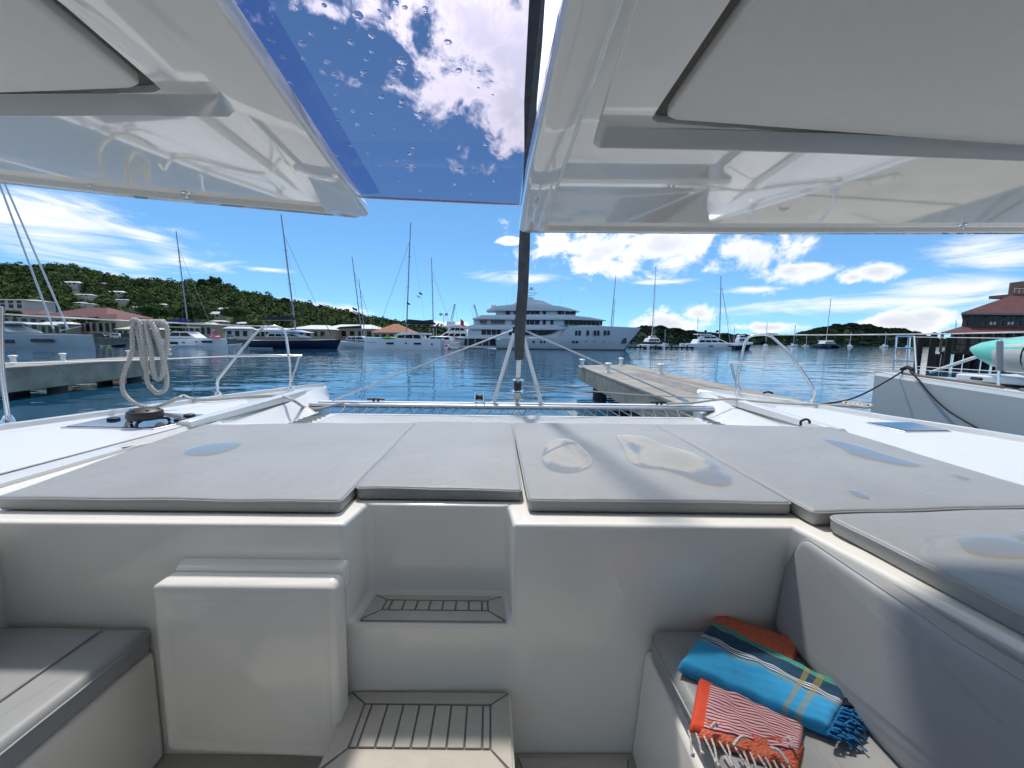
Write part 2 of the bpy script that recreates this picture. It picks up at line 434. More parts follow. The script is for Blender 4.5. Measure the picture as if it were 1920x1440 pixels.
# floor panel of the same foam right of the step, and its border
def tread(name, quad, z, n, bvb=.2, bvf=.25):
    """quad: back-left, back-right, front-right, front-left (x, y); returns part with planks as sub-parts"""
    bl, br, fr, fl_ = [Vector(q) for q in quad]
    def uv(u, v): return (bl*(1-u) + br*u)*(1-v) + (fl_*(1-u) + fr*u)*v
    b = MB(); b.quad8([(*uv(u, v), z) for u, v in ((0,1),(1,1),(1,0),(0,0))], [(*uv(u, v), z+.004) for u, v in ((0,1),(1,1),(1,0),(0,0))])
    base = b.build(name, seam_m, BOAT)
    W = (br-bl).length; D = (fl_-bl).length
    g = .0042
    bu = .115
    def piece(cs):
        mbp = MB(); mbp.quad8([(*uv(u, v), z+.003) for u, v in cs], [(*uv(u, v), z+.009) for u, v in cs]); mbp.build('plank', tread_m, base, bevel=.0015, seg=1)
    gu, gv = g/W/1.4, g/D/1.4
    piece([(0+gu, gv), (1-gu, gv), (1-bu, bvb-gv), (bu, bvb-gv)])
    piece([(bu, 1-bvf+gv), (1-bu, 1-bvf+gv), (1-gu*3, 1), (gu*3, 1)])
    piece([(0, gv*2), (bu-gu, bvb), (bu-gu, 1-bvf), (0, 1-gv)])
    piece([(1, gv*2), (1, 1-gv), (1-bu+gu, 1-bvf), (1-bu+gu, bvb)])
    cuts = [bu, bu+.045] + [bu+.045+(1-2*bu-.09)*k/(n-2) for k in range(1, n-2)] + [1-bu-.045, 1-bu]
    for a, c in zip(cuts[:-1], cuts[1:]):
        piece([(a+gu, bvb+gv), (c-gu, bvb+gv), (c-gu, 1-bvf-gv), (a+gu, 1-bvf-gv)])
    return base
tread('step_tread', [(-.505, 1.352), (-.03, 1.352), (-.012, 1.222), (-.515, 1.222)], ZS + .002, 9, .24, .36)
# lower step block
st = MB(); st.quad8([(-.545, .915, ZF), (.025, .915, ZF), (.015, 1.215, ZF), (-.55, 1.215, ZF)], [(-.545, .93, .335), (.025, .93, .335), (.008, 1.215, .335), (-.552, 1.215, .335)])
st.build('step', gel, BOAT, bevel=.012, seg=3)
tread('step_tread', [(-.545, 1.205), (.0, 1.205), (.015, .955), (-.538, .955)], .337, 9, .19, .25)
tread('floor_panel', [(.035, 1.20), (.425, 1.20), (.47, .60), (.05, .60)], ZF, 7)
# locker: ledge and the door box that hangs on the wall
lk = MB(); lk.quad8([(-1.09, 1.156, .75), (-.53, 1.156, .75), (-.53, 1.21, .75), (-1.10, 1.21, .75)], [(-1.08, 1.158, .822), (-.54, 1.158, .822), (-.535, 1.21, .832), (-1.09, 1.21, .832)])
lk.build('locker_ledge', gel, BOAT, bevel=.012, seg=3)
o2 = round_poly([Vector(q) for q in [(-1.095, .235), (-.535, .215), (-.532, .81), (-1.095, .81)]], .03, 4)
lkd = MB()
ci = inset(o2, .010); ci2 = inset(o2, .024)
lkd.loft([[(p.x, 1.155, p.y) for p in o2], [(p.x, 1.098, p.y) for p in o2], [(p.x, 1.089, p.y) for p in ci], [(p.x, 1.0865, p.y) for p in ci2]], closed=True)
dr = lkd.build('locker_door', gel, BOAT, smooth=50)
o3 = round_poly([Vector(q) for q in [(-1.045, .285), (-.575, .268), (-.572, .765), (-1.045, .765)]], .04, 4)
g = MB(); g.loft([[(p.x, 1.0868, p.y) for p in o3], [(p.x, 1.0845, p.y) for p in inset(o3, .006)]], closed=True)
g.build('door_panel', gel, dr, smooth=30)
# seat bases
sb = MB(); sb.box(-1.73, -1.205, -1.2, 1.2, ZF, .50); sb.build('seat_base', gel, BOAT, bevel=.02, seg=3)
sb = MB(); sb.quad8([(.47, -1.2, ZF), (1.2, -1.2, ZF), (.96, 1.225, ZF), (.44, 1.225, ZF)], [(.53, -1.2, .5), (1.2, -1.2, .5), (.96, 1.225, .5), (.47, 1.225, .5)]); sb.build('seat_base', gel, BOAT, bevel=.02, seg=3)
saloon_glass = tint('saloon_glass', (.82, .82, .80), .6)
# saloon front behind the camera: unseen, kept pale and clear-glazed to light the cockpit
saloon_pale = M('saloon_interior', (.66, .62, .56), .7)
bh = MB(); bh.box(-3.3, -.62, -.55, -.47, ZF, 1.33); bh.box(.42, 3.3, -.55, -.47, ZF, 1.33); bh.build('saloon_sill', gel, BOAT, bevel=.01)
for x0, x1 in ((-3.3, -1.7), (-1.66, -.62), (.42, 1.5), (1.54, 3.3)):
    bh = MB(); bh.box(x0, x1, -.53, -.50, 1.335, 2.02); bh.build('saloon_window', saloon_glass, BOAT)
bh = MB(); bh.box(-3.3, 3.3, -3.9, -.56, -.1, ZF-.004); bh.box(-3.3, 3.3, -3.9, -1.41, 2.03, 2.1); bh.box(-3.4, -3.3, -4, -.5, -.1, 2.05); bh.box(3.3, 3.4, -4, -.5, -.1, 2.05)
bh.build('saloon', saloon_pale, BOAT)
# foredeck
dk = MB()
dk.add([(x, y, .945) for x, y in O[1:7]] + [(2.06, 1.30, .945), (2.10, 2.72, .945), (-2.10, 2.72, .945), (-2.06, 1.30, .945)], [tuple(range(10))])
dk.add([(O[0][0], O[0][1], .945), (O[1][0], O[1][1], .945), (-2.06, 1.30, .945), (-2.06, -1.2, .945)], [(0, 1, 2, 3)])
dk.add([(O[6][0], O[6][1], .945), (O[7][0], O[7][1], .945), (O[8][0], O[8][1], .945), (2.06, -1.2, .945), (2.06, 1.30, .945)], [(0, 1, 2, 3, 4)])
dk.add([(-2.10, 2.72, .945), (2.10, 2.72, .945), (2.10, 2.74, -.4), (-2.10, 2.74, -.4)], [(0, 1, 2, 3)])
# the coaming's outer edge
for i in range(8):
    a, b = O[i], O[i+1]; dk.add([(a[0], a[1], .9495), (b[0], b[1], .9495), (b[0], b[1], .94), (a[0], a[1], .94)], [(0, 1, 2, 3)])
dk.build('foredeck', gel, BOAT)
# hulls
def xo(y):
    T = [(-1.3, 3.44), (1.0, 3.42), (2.0, 3.34), (2.42, 3.27), (2.93, 3.07), (3.55, 2.84), (4.08, 2.54), (4.36, 2.38), (4.5, 2.25)]
    for (a, b), (c, d) in zip(T[:-1], T[1:]):
        if y <= c: return b + (d-b)*(y-a)/(c-a)
    return T[-1][1]
def zg(y): return 1.0 + max(0, y-3.0)*.022
for s in (-1, 1):
    def sec(y, xi, xd, zd, zi, xb=None):
        x = xo(y); g = zg(y); dg = .10 if y < 4.2 else .05; kk = min(1, max(.05, (4.2-y)/.6))
        q = [(x-.5 if y < 4 else x-.12, -1.5), (x-.12, -1.1), (x, .55), (x, g-.02), (x-.02, g), (x-dg+.015, g), (x-dg, g-.028), (xd, zd), *([(xd-.035*kk, zd-.055*kk), (xd-.115*kk, zd-.062*kk)] if y > 2.71 else [(xd-.015, zd-.002), (xd-.03, zd-.004)]), (xi, zi), (xi, .3 if y > 2.71 else .5), (xi+.12 if y < 4 else xi+.03, -1.5)]
        return [(s*a, y, b) for a, b in q]
    h = MB()
    A = [(-1.3, 2.055, 2.10, .968, .962), (1.0, 2.055, 2.10, .968, .962), (1.32, 2.055, 2.10, .968, .962), (2.0, 2.075, 2.12, .970, .962), (2.719, 2.10, 2.16, .972, .962)]
    B = [(2.72, 1.88, 2.14, .972, .84), (3.0, 1.875, 2.17, .985, .84), (3.3, 1.87, 2.19, .995, .84), (3.6, 1.87, 2.19, 1.005, .85), (3.9, 1.92, 2.16, 1.012, .86), (4.15, 2.0, 2.15, 1.018, .88), (4.35, 2.09, 2.16, 1.01, .90), (4.5, 2.16, 2.19, .98, .9)]
    h.loft([sec(*a) for a in A] + [sec(*b) for b in B])
    hl = h.build('hull', gelw, BOAT, smooth=28)
    # non-skid deck panels laid 4 mm proud of the moulding
    ns = MB()
    ys = [-1.2, 1.0, 2.0, 2.42, 2.7, 3.0, 3.3, 3.55]
    top = []; bot = []
    for y in ys:
        xa = xo(y) - .19; xb = 2.16 + (.06 if y > 2.6 else 0) + max(0, y-2.7)*.14
        zz_ = .972 + max(0, y-2.7)*.028
        za = zg(y)-.028; kx = (xo(y)-.1-2.13)
        def zat(x): return za + (zz_ - za)*((xo(y)-.1-x)/kx)
        top.append([(s*xa, y, zat(xa)+.001), (s*xa, y, zat(xa)+.006), (s*xb, y, zat(xb)+.006), (s*xb, y, zat(xb)+.001)])
    ns.loft(top); ns.build('deck_panel', geldeck, hl)
    # moulded ledge along the inner edge that runs down to the crossbeam
    lg = MB()
    ys = [2.5, 2.8, 3.1, 3.4, 3.7, 3.95]
    lg.loft([[(s*(2.13), y, .96), (s*2.14, y, 1.0 + (y-2.5)*.018), (s*2.21, y, 1.004 + (y-2.5)*.018), (s*2.25, y, .97)] for y in ys])
    lg.build('deck_ledge', gelw, hl, bevel=.006)
# deck hatches
glass_dk = M('smoked_hatch_glass', (.02, .03, .06), .04, coat=.3)
for cs in ([(112, 801), (287, 804), (412, 778), (252, 772)], [(1622, 792), (1698, 809), (1784, 808), (1711, 792)]):
    q = [Zp(a, b, .985) for a, b in cs]
    hb = MB(); hb.quad8([(p.x, p.y, .955) for p in q], [(p.x, p.y, .985) for p in q])
    hh = hb.build('deck_hatch', alu, BOAT, bevel=.003)
    c = sum(q, Vector())/4
    q2 = [c + (p-c)*.93 for p in q]
    hb = MB(); hb.quad8([(p.x, p.y, .984) for p in q2], [(p.x, p.y, .989) for p in q2]); hb.build('hatch_glass', glass_dk, hh)
    if cs[0][0] < 900:
        for a, b in ((213, 787), (338, 788), (355, 780)):
            k = Zp(a, b, .99); kb = MB(); kb.lathe((k.x, k.y, .989), [(.035, 0), (.035, .012), (.02, .018)], 12); kb.build('hatch_handle', black, hh)
# ventilator cap on the left hatch
c = Zp(274, 795, .99)
VN = thing('hatch_ventilator', (c.x, c.y, .989), 'black round ventilator cap standing on the left smoked deck hatch', 'ventilator')
v = MB(); v.lathe((c.x, c.y, .989), [(.03, .032), (.086, .034), (.095, .055), (.09, .088), (.055, .106), (.0, .111)], 24); cap = v.build('cap', black, VN, smooth=40)
for k in range(6):
    t = k*math.pi/3 + .4; v = MB(); v.box(c.x+.066*math.cos(t)-.010, c.x+.066*math.cos(t)+.010, c.y+.066*math.sin(t)-.007, c.y+.066*math.sin(t)+.007, .989+.090, .989+.1015); v.build('slot', rubber, cap)
for k in range(3):
    t = k*2*math.pi/3 + .9
    v = MB(); v.tube([(c.x+.055*math.cos(t), c.y+.055*math.sin(t), 1.022), (c.x+.105*math.cos(t), c.y+.105*math.sin(t), 1.015), (c.x+.118*math.cos(t), c.y+.118*math.sin(t), .992)], .009, 8, sm=4); v.build('leg', black, VN)

# ---- crossbeam, trampoline, striker and forestay
BY = 3.75
cb = MB()
secs = []
for x in (-1.98, 1.98):
    secs.append([(x, BY+.06*math.cos(t), .912 + .030*math.sin(t)) for t in [2*math.pi*k/20 for k in range(20)]])
cb.loft(secs, closed=True); BEAM = cb.build('crossbeam', alu, BOAT, smooth=40)
cb = MB(); cb.box(-1.9, 1.9, BY-.035, BY+.045, .937, .946); cb.build('beam_cap', alu_w, BEAM, bevel=.004)
tr = MB()
# woven net: crossing straps, real gaps between them
TZ = .872
for k in range(126):
    x = -1.60 + k*.0258; tr.box(x, x+.019, 2.74, 3.43, TZ-.001, TZ)
for k in range(25):
    y = 2.75 + k*.027; tr.box(-1.60, 1.65, y, y+.019, TZ+.0004, TZ+.0014)
tr.v = [(x-.03*(1 if abs(x) > 9 else 0), y, z - .012*math.cos(x*.9)*math.sin((y-2.7)*4)) for x, y, z in tr.v]
TRAMP = tr.build('trampoline', net_m, BOAT, smooth=0)
hm = MB(); hm.box(-1.62, 1.67, 3.42, 3.47, TZ-.004, TZ+.006); hm.box(-1.66, -1.59, 2.74, 3.47, TZ-.006, TZ+.004); hm.box(1.64, 1.71, 2.74, 3.47, TZ-.006, TZ+.004)
hm.build('hem', net_m, TRAMP, bevel=.003)
lc = MB(); pts = []
for k in range(60):
    x = -1.62 + k*.0555
    pts.append((x, 3.455 if k % 2 else BY-.062, TZ+.008 if k % 2 else .905))
lc.tube(pts, .0062, 5); lc.build('lacing', rope_w, TRAMP)
for sx in (-1, 1):
    for k in range(8):
        y = 2.78 + k*.075; lc = MB(); lc.tube([(sx*1.65+.02, y, TZ+.008), (sx*1.84, y+.03, TZ-.012), (sx*1.876, y+.02, TZ-.03)], .006, 6); lc.build('lashing', rope_w, TRAMP)
for sx in (-1, 1):
    rl = MB(); rl.tube([(sx*1.845, 2.74, TZ-.02), (sx*1.845, 3.6, TZ-.02)], .012, 8); rl.build('lashing_rail', alu, TRAMP)
# striker legs
APEX = Yp(972, 618, BY)
for bx in (925, 1015):
    b0 = Yp(bx, 757, BY); sk = MB(); sk.tube([(b0.x, BY, .94), (APEX.x + (.03 if bx > 970 else -.03), BY, APEX.z)], .0195, 10); lg = sk.build('striker_leg', alu_w, BOAT)
    sk = MB(); sk.lathe((b0.x, BY, .946), [(.032, 0), (.032, .008), (.02, .012)], 12); sk.build('foot', alu, lg)
sk = MB(); sk.box(APEX.x-.055, APEX.x+.055, BY-.03, BY+.03, APEX.z-.035, APEX.z+.03); sk.build('striker_head', black, BOAT, bevel=.008)
sa = Yp(622, 757, BY); sk = MB(); sk.tube([(APEX.x-.04, BY, APEX.z), (sa.x, BY+.02, .950)], .0085, 7); sk.build('striker_stay', wire, BOAT)
sa = Yp(1300, 754, BY); sk = MB(); sk.tube([(APEX.x+.04, BY, APEX.z), (sa.x, BY+.02, .960)], .0085, 7); sk.build('striker_stay', wire, BOAT)
tb = MB(); tb.tube([Yp(1268, 745, BY), Yp(1290, 755, BY)], .02, 8); tb.build('turnbuckle', steel, BOAT)
# forestay with furled sail
fa = Yp(969, 758, BY); fb = Vector((fa.x+.10, BY-1.07, 0)); 
d = ray(1006, 0); t = (BY - 1.0)/d.y; f0 = CAM + d*t           # where it leaves the frame
S0 = Vector((fa.x, BY, .945)); dirS = (f0 - S0)
sl_ = MB(); pts = []; rr = []
a0 = Yp(972, 685, BY-.12)
def stay(k): return S0 + dirS*k
K0 = .16
for k in range(60):
    t = K0 + k*.11
    p = stay(t); wob = .005*math.sin(t*37) + .004*math.sin(t*91)
    pts.append((p.x + wob, p.y + .004*math.cos(t*53), p.z))
sl_.tube(pts, [.043, .066], 12)
vv = []
for i, q in enumerate(sl_.v):
    ring = i // 12; ph = (i % 12)/12*6.283
    c_ = Vector(pts[ring]); dv = Vector(q) - c_
    vv.append(tuple(c_ + dv*(1 + .14*math.sin(2*ph + ring*1.1) + .08*math.sin(ring*2.7))))
sl_.v = vv
FS = sl_.build('furled_sail', sailgrey, BOAT, smooth=60)
sp = MB(); sp.tube([stay(0), stay(.165)], .022, 10); sp.build('foil', alu_w, FS)
for k0, r0 in ((.045, .062), (.085, .058)):
    c_ = stay(k0); dr_ = MB(); dr_.lathe(c_, [(.03, -.012), (r0, -.010), (r0+.006, 0), (r0, .010), (.03, .012)], 24); dr_.build('furler_flange', steel, FS, smooth=50)
c_ = stay(.065); dr_ = MB(); dr_.lathe(c_, [(.034, -.05), (.036, 0), (.034, .05)], 16); dr_.build('furler_drum', black, FS)
c_ = stay(.02); dr_ = MB(); dr_.lathe(c_, [(.018, -.035), (.026, -.015), (.03, .01), (.02, .03)], 12); dr_.build('furler_base', M('brass_fitting', (.55, .45, .28), .35, metal=.7), FS)
fl_ = MB(); fl_.tube([stay(.065) + Vector((.04, 0, 0)), Yp(1180, 739, 3.7), Yp(1340, 748, 3.6)], .006, 6); fl_.build('furling_line', rope_w, BOAT)
# beam fittings
for px in (705, 1236):
    c_ = Yp(px, 757, BY); cl = MB(); cl.box(c_.x-.03, c_.x-.015, BY-.012, BY+.012, .946, .965); cl.box(c_.x+.015, c_.x+.03, BY-.012, BY+.012, .946, .965); cl.tube([(c_.x-.085, BY, .968), (c_.x, BY, .973), (c_.x+.085, BY, .968)], .009, 8); cl.build('cleat', black, BEAM)
c_ = Yp(899, 757, BY+.03)
rlr = MB(); rlr.box(c_.x-.045, c_.x-.037, BY-.01, BY+.07, .946, 1.045); rlr.box(c_.x+.037, c_.x+.045, BY-.01, BY+.07, .946, 1.045); rlr.box(c_.x-.045, c_.x+.045, BY-.01, BY+.07, .946, .953); rb = rlr.build('anchor_roller', steel, BEAM, bevel=.002)
rlr = MB(); rlr.lathe((c_.x-.034, BY+.03, .995), [(.03, 0), (.018, .034), (.03, .068)], 14, 'x'); rlr.build('roller_wheel', black, BEAM)

# ---- pulpits, stanchions and lifelines
def rail(paths, r, name, mat=steel, n=10, parent=BOAT):
    mb_ = MB()
    for pth in paths: mb_.tube(pth, r, n, sm=6 if len(pth) > 2 else 0)
    return mb_.build(name, mat, parent, smooth=60)
def plane(pa, pb):      # map a pixel to the vertical plane through two deck points
    def g(px, py):
        d = ray(px, py); nrm = (pb - pa).cross(Vector((0, 0, 1))); t = (pa - CAM).dot(nrm)/d.dot(nrm); return CAM + d*t
    return g
La, Lb = Zp(409, 738, 1.015), Zp(545, 727, 1.03)
gl = plane(La, Lb)
rail([[La, gl(408, 716), gl(418, 700), gl(460, 648), gl(488, 618), gl(503, 612), gl(524, 614), gl(534, 624), gl(539, 648), gl(544, 690), Lb]], .0135, 'pulpit')
rail([[gl(428, 668), gl(500, 667), gl(566, 667)]], .0135, 'pulpit_bar')
rail([[gl(562, 667), gl(553, 697), gl(540, 727)]], .0125, 'pulpit_brace')
Ra, Rb = Zp(1525, 752, 1.015), Zp(1383, 737, 1.03)
gr = plane(Ra, Rb)
rail([[Ra, gr(1526, 735), gr(1519, 718), gr(1484, 668), gr(1452, 636), gr(1436, 628), gr(1410, 630), gr(1398, 640), gr(1390, 672), gr(1382, 715), Rb]], .0135, 'pulpit')
rail([[gr(1366, 680), gr(1440, 681), gr(1508, 684)]], .0135, 'pulpit_bar')
rail([[gr(1371, 681), gr(1377, 706), gr(1388, 733)]], .0125, 'pulpit_brace')
for p in (La, Lb, Ra, Rb):
    mb_ = MB(); mb_.lathe((p.x, p.y, p.z-.012), [(.034, 0), (.034, .008), (.016, .03)], 12); mb_.build('base_plate', steel, BOAT)
sl0 = Zp(16, 790, 1.0); St = Vector((sl0.x, sl0.y, 0))
d = ray(4, 560); tt = Yp(2, 575, sl0.y)
rail([[sl0, Yp(4, 690, sl0.y), Vector((tt.x, tt.y, tt.z))]], .0125, 'stanchion')
mb_ = MB(); mb_.lathe((sl0.x, sl0.y, .99), [(.035, 0), (.035, .01), (.018, .05)], 12); mb_.build('base_plate', steel, BOAT)
def lifeline(a, b, name='lifeline', r=.0055):
    a = Vector(a); b = Vector(b); pts = [a + (b-a)*k/8 - Vector((0, 0, .02*math.sin(math.pi*k/8))) for k in range(9)]
    rail([pts], r, name, M('lifeline_cover', (.72, .72, .70), .5), 6)
LLA = Yp(0, 583, sl0.y); LLB = gl(503, 612)
lifeline(LLA + (LLA-LLB)*.6, LLB)
a = Yp(0, 676, sl0.y); b = gl(428, 668); lifeline(a + (a-b)*.6, b)
a = Yp(1920, 617, 2.45); b = gr(1436, 628); lifeline(a + (a-b)*.7, b)
# toe-rail block and clip on the right ledge
q = Zp(1507, 795, 1.01); mb_ = MB(); mb_.tube([(q.x-.02, q.y, 1.0), (q.x-.02, q.y, 1.03), (q.x+.01, q.y-.01, 1.045), (q.x+.03, q.y-.01, 1.03), (q.x+.03, q.y-.01, 1.015)], .008, 6, sm=4); mb_.build('rope_clip', black, BOAT)
q = Zp(1440, 738, 1.03); mb_ = MB(); mb_.tube([(q.x-.05, q.y, 1.035), (q.x, q.y, 1.05), (q.x+.05, q.y, 1.035)], .010, 8); mb_.build('mooring_cleat', black, BOAT)

# ---- hardtop: two glossy panels either side of a tinted hatch
def roof(Q, I0, I1, I3, z, sgn):
    mbr = MB()
    def off(path, dx, dy): return [(x+dx*sgn, y+dy) for x, y in path]
    rings = [(off(Q, .14, -.12), z+.125), (off(Q, 0, 0), z+.038), (off(Q, 0, 0), z+.012), (off(Q, .006, -.006), z+.003), (off(Q, .016, -.014), z), (I0, z), (off(I0, .008, -.010), z+.016), (I1, z+.016),
             (off(I1, .010, -.016), z+.050), (off(I3, -.022, .022), z+.050), (off(I3, -.022, .022), z+.11), (off(I3, .01, -.01), z+.11)]
    mbr.loft([[(x, y, zz_) for x, y in pth] for pth, zz_ in rings], cap=False)
    b = len(mbr.v); mbr.v += [(x, y, z+.125) for x, y in off(Q, .14, -.12)] + [(Q[0][0], -1.5, z+.125)]
    mbr.f.append(tuple(range(b, b+len(Q)+1)))
    b = len(mbr.v); mbr.v += [(x, y, z+.11) for x, y in off(I3, .01, -.01)] + [(I3[0][0], -1.4, z+.11)]
    mbr.f.append(tuple(range(b, b+len(I3)+1)))
    rp = mbr.build('roof_panel', gelroof, BOAT, bevel=.007, seg=3, smooth=40)
    lp = MB(); q = off(I3, 0, 0); q2 = off(I3, .008, -.008)
    last = (I3[0][0], -1.3)
    lp.loft([[(x, y, z+.109) for x, y in q + [last]], [(x, y, z+.046) for x, y in q + [last]], [(x, y, z+.040) for x, y in q2 + [last]]], closed=True)
    lp.build('headliner', liner, rp, smooth=40, bevel=.004)
    sp_ = MB(); sp_.loft([[(x, y, z+.064) for x, y in off(I3, -.0215, .0215)], [(x, y, z+.064) for x, y in off(I3, -.001, .001)]], cap=False); sp_.build('seal_slot_shade', M('seal_shade_grey', (.16, .15, .135), .8), rp)  # dark strip for the seal, its colour also stands for the slot's shade
    return rp
ZRR, ZRL = 1.96, 2.0
QR = [(3.1, 1.10), (2.6, 1.33), (1.85, 1.445), (.87, 1.488), (.035, 1.5), (.014, 1.47), (.03, 1.0), (.058, .5), (.07, -1.4)]
I0R = [(3.1, 1.05), (2.6, 1.285), (1.85, 1.405), (.87, 1.449), (.115, 1.462), (.105, 1.43), (.112, 1.0), (.122, .5), (.13, -1.4)]
def xy(*l): return [tuple(Zp(a_, b_, z_)[:2]) for a_, b_, z_ in l]
zc, zn = ZRR + .016, ZRR + .041
f1 = xy((1920, 303, zc), (1560, 287, zc), (1300, 280, zc), (1124, 277, zc), (1112, 268, zc), (1125, 220, zc), (1190, 0, zc))
I1R = [(3.1, f1[0][1] - .12)] + f1 + [(f1[-1][0] + .01, -1.4)]
f3 = xy((1920, 276, zn), (1560, 250, zn), (1400, 238, zn), (1262, 228, zn), (1250, 222, zn), (1275, 186, zn), (1412, 0, zn))
I3R = [(3.1, f3[0][1] - .12)] + f3 + [(f3[-1][0] + .01, -1.4)]
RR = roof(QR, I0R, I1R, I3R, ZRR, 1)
QL = [(-3.1, .45), (-1.9, 1.03), (-1.51, 1.187), (-1.2, 1.303), (-.56, 1.480), (-.528, 1.455), (-.462, 1.0), (-.394, .55), (-.32, -1.4)]
I0L = [(-3.1, .40), (-1.9, .985), (-1.51, 1.145), (-1.2, 1.263), (-.66, 1.412), (-.645, 1.37), (-.575, 1.0), (-.50, .55), (-.42, -1.4)]
zc, zn = ZRL + .016, ZRL + .041
f1 = xy((-700, 225, zc), (-250, 222, zc), (0, 218, zc), (250, 217, zc), (428, 219, zc), (441, 208, zc), (420, 176, zc), (300, 0, zc))
I1L = f1 + [(f1[-1][0] + .05, -1.4)]
f3 = xy((-700, 190, zn), (-250, 185, zn), (0, 178, zn), (150, 173, zn), (248, 169, zn), (262, 163, zn), (235, 140, zn), (62, 0, zn))
I3L = f3 + [(f3[-1][0] + .05, -1.4)]
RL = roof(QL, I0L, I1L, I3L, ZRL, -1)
for par, zz_, pxs in ((RL, ZRL, ((172, 348), (349, 361))), (RR, ZRR, ((1806, 420),))):
    for a, b in pxs:
        c_ = Zp(a, b, zz_+.016); sc = MB(); sc.lathe((c_.x, c_.y, zz_+.0165), [(.013, 0), (.013, -.004), (.007, -.006), (.006, -.016), (0, -.017)], 12); sc.build('stud', steel, par)
# tinted hatch
tint_m = tint('tinted_acrylic', (.48, .445, .53), .15); tint_d = tint('tinted_film', (.66, .70, .88), .3)
GQ = [(-.535, 1.415), (.020, 1.472), (.075, -1.4), (-.33, -1.4)]
gz = 2.052
gm = MB(); gm.add([(x, y, gz) for x, y in GQ], [(0, 1, 2, 3)]); HATCH = gm.build('roof_hatch', tint_m, BOAT)
gm = MB(); gm.tube([(GQ[0][0], GQ[0][1], gz+.003), (GQ[1][0], GQ[1][1], gz+.003)], .0045, 8); gm.build('edge_trim', M('clear_edge', (.62, .56, .66), .15), HATCH)
gm = MB(); gm.add([(x, y, gz+.006) for x, y in [(-.53, 1.40), (-.462, 1.385), (-.455, 1.35), (-.33, .3), (-.25, -1.4), (-.35, -1.4), (-.43, .5)]], [tuple(range(7))]); gm.build('tinted_edge_band', tint_d, HATCH)
for k in range(0): pass

# ------------------------------------------------------------------ rain drops on the hatch
drop_m = M('water_drop', (.95, .95, 1.0), .0, trans=1.0, ior=1.33, var=0)
dv = MB(); n_ = 10
prof = [(.0, .0), (1.0, .0), (.92, -.26), (.62, -.46), (.25, -.55), (0, -.56)]
dv.lathe((0, 0, 0), prof, n_)
dro = dv.build('rain_drop', drop_m, base=(0, 0, 0), smooth=80)
DROPS = [(671, 28, 10), (759, 14, 5), (797, 17, 6), (728, 33, 5), (742, 5, 5), (697, 67, 6), (568, 83, 7), (630, 52, 4), (559, 13, 6), (584, 63, 5), (659, 80, 6), (614, 117, 7), (697, 97, 4), (687, 112, 4), (755, 115, 9), (751, 130, 5), (741, 145, 5), (731, 158, 5), (782, 147, 5), (840, 79, 6), (860, 132, 6), (898, 135, 4), (716, 182, 5), (754, 190, 7), (751, 199, 4), (785, 213, 10), (796, 233, 4), (808, 245, 3), (910, 271, 6), (769, 288, 6), (775, 276, 5), (745, 301, 5), (766, 313, 4), (778, 313, 4), (789, 357, 5), (852, 346, 5), (882, 363, 4), (927, 338, 4), (846, 304, 3), (862, 317, 4), (628, 140, 6), (633, 160, 4), (629, 178, 3), (628, 204, 5), (662, 209, 5), (698, 212, 4), (671, 234, 6), (659, 273, 5), (630, 291, 5), (570, 110, 5), (545, 156, 5), (509, 75, 5), (510, 44, 3), (496, 90, 4), (532, 108, 5), (608, 10, 4), (711, 20, 4), (633, 225, 3), (701, 252, 3), (690, 288, 3), (680, 142, 4), (682, 135, 5), (920, 154, 3), (897, 165, 3), (924, 178, 3), (741, 241, 3), (925, 340, 3), (903, 372, 3), (712, 310, 3), (751, 340, 3)]
first = True
for px, py, r in DROPS:
    p = Zp(px, py, gz - .0008)
    dd = (p - CAM).length
    o_ = dro if first else dro.copy()
    if not first: COL.objects.link(o_)
    first = False
    o_.location = (p.x, p.y, gz - .0006)
    k = r/720*dd*.82
    o_.scale = (k*random.uniform(.8, 1.25), k*random.uniform(.8, 1.3), k*.42); o_.rotation_euler = (0, 0, random.uniform(0, 3))
    tag(o_, 'clear rain drop on the tinted blue roof hatch', 'rain drop', 'rain drops on the roof hatch')

# ------------------------------------------------------------------ cushions
def cushion(name, label, outline, z0, z1, mat, cat='cushion', group=None, piping=True, frame=None, **k):
    mbp = pad(outline, z0, z1, frame=frame, **k)
    zs = mbp.v
    if piping:
        o_ = densify(round_poly([Vector(p) for p in outline], k.get('corner', .04)), .05)
        V = np.array(mbp.v); c0 = V.mean(axis=0); base = (float(c0[0]), float(c0[1]), float(V[:, 2].min()))
        root = thing(name, base, label, cat, group)
        mbp.build('cover', mat, root, smooth=50)
        zt = z1 - k.get('r', .02)*.75
        pts = [(p.x, p.y, zt + k.get('wav', .004)*noise2(p.x, p.y, 2.2)) for p in o_]
        pts.append(pts[0])
        if frame: pts = [frame(*q) for q in pts]
        t_ = MB(); t_.tube(pts, .0035, 6); t_.build('piping', piping_m, root, smooth=80)
        return root
    ob = mbp.build(name, mat, smooth=50); return tag(ob, label, cat, group)
CZ0, CZ1 = .951, 1.0
cg = 'grey sun cushions on the foredeck'
CK = dict(r=.011, corner=.022, puff=.003)
cushion('sun_cushion', 'large grey sun cushion at far left of the foredeck', [(-1.80, 1.280), (-.594, 1.286), (-.647, 2.57), (-1.99, 2.44)], CZ0, CZ1, vinyl, group=cg, wav=.0045, **CK)
cushion('sun_cushion', 'narrow grey sun cushion above the recessed step', [(-.590, 1.403), (.042, 1.403), (.002, 2.60), (-.644, 2.575)], CZ0, CZ1+.001, vinyl, group=cg, wav=.006, **CK)
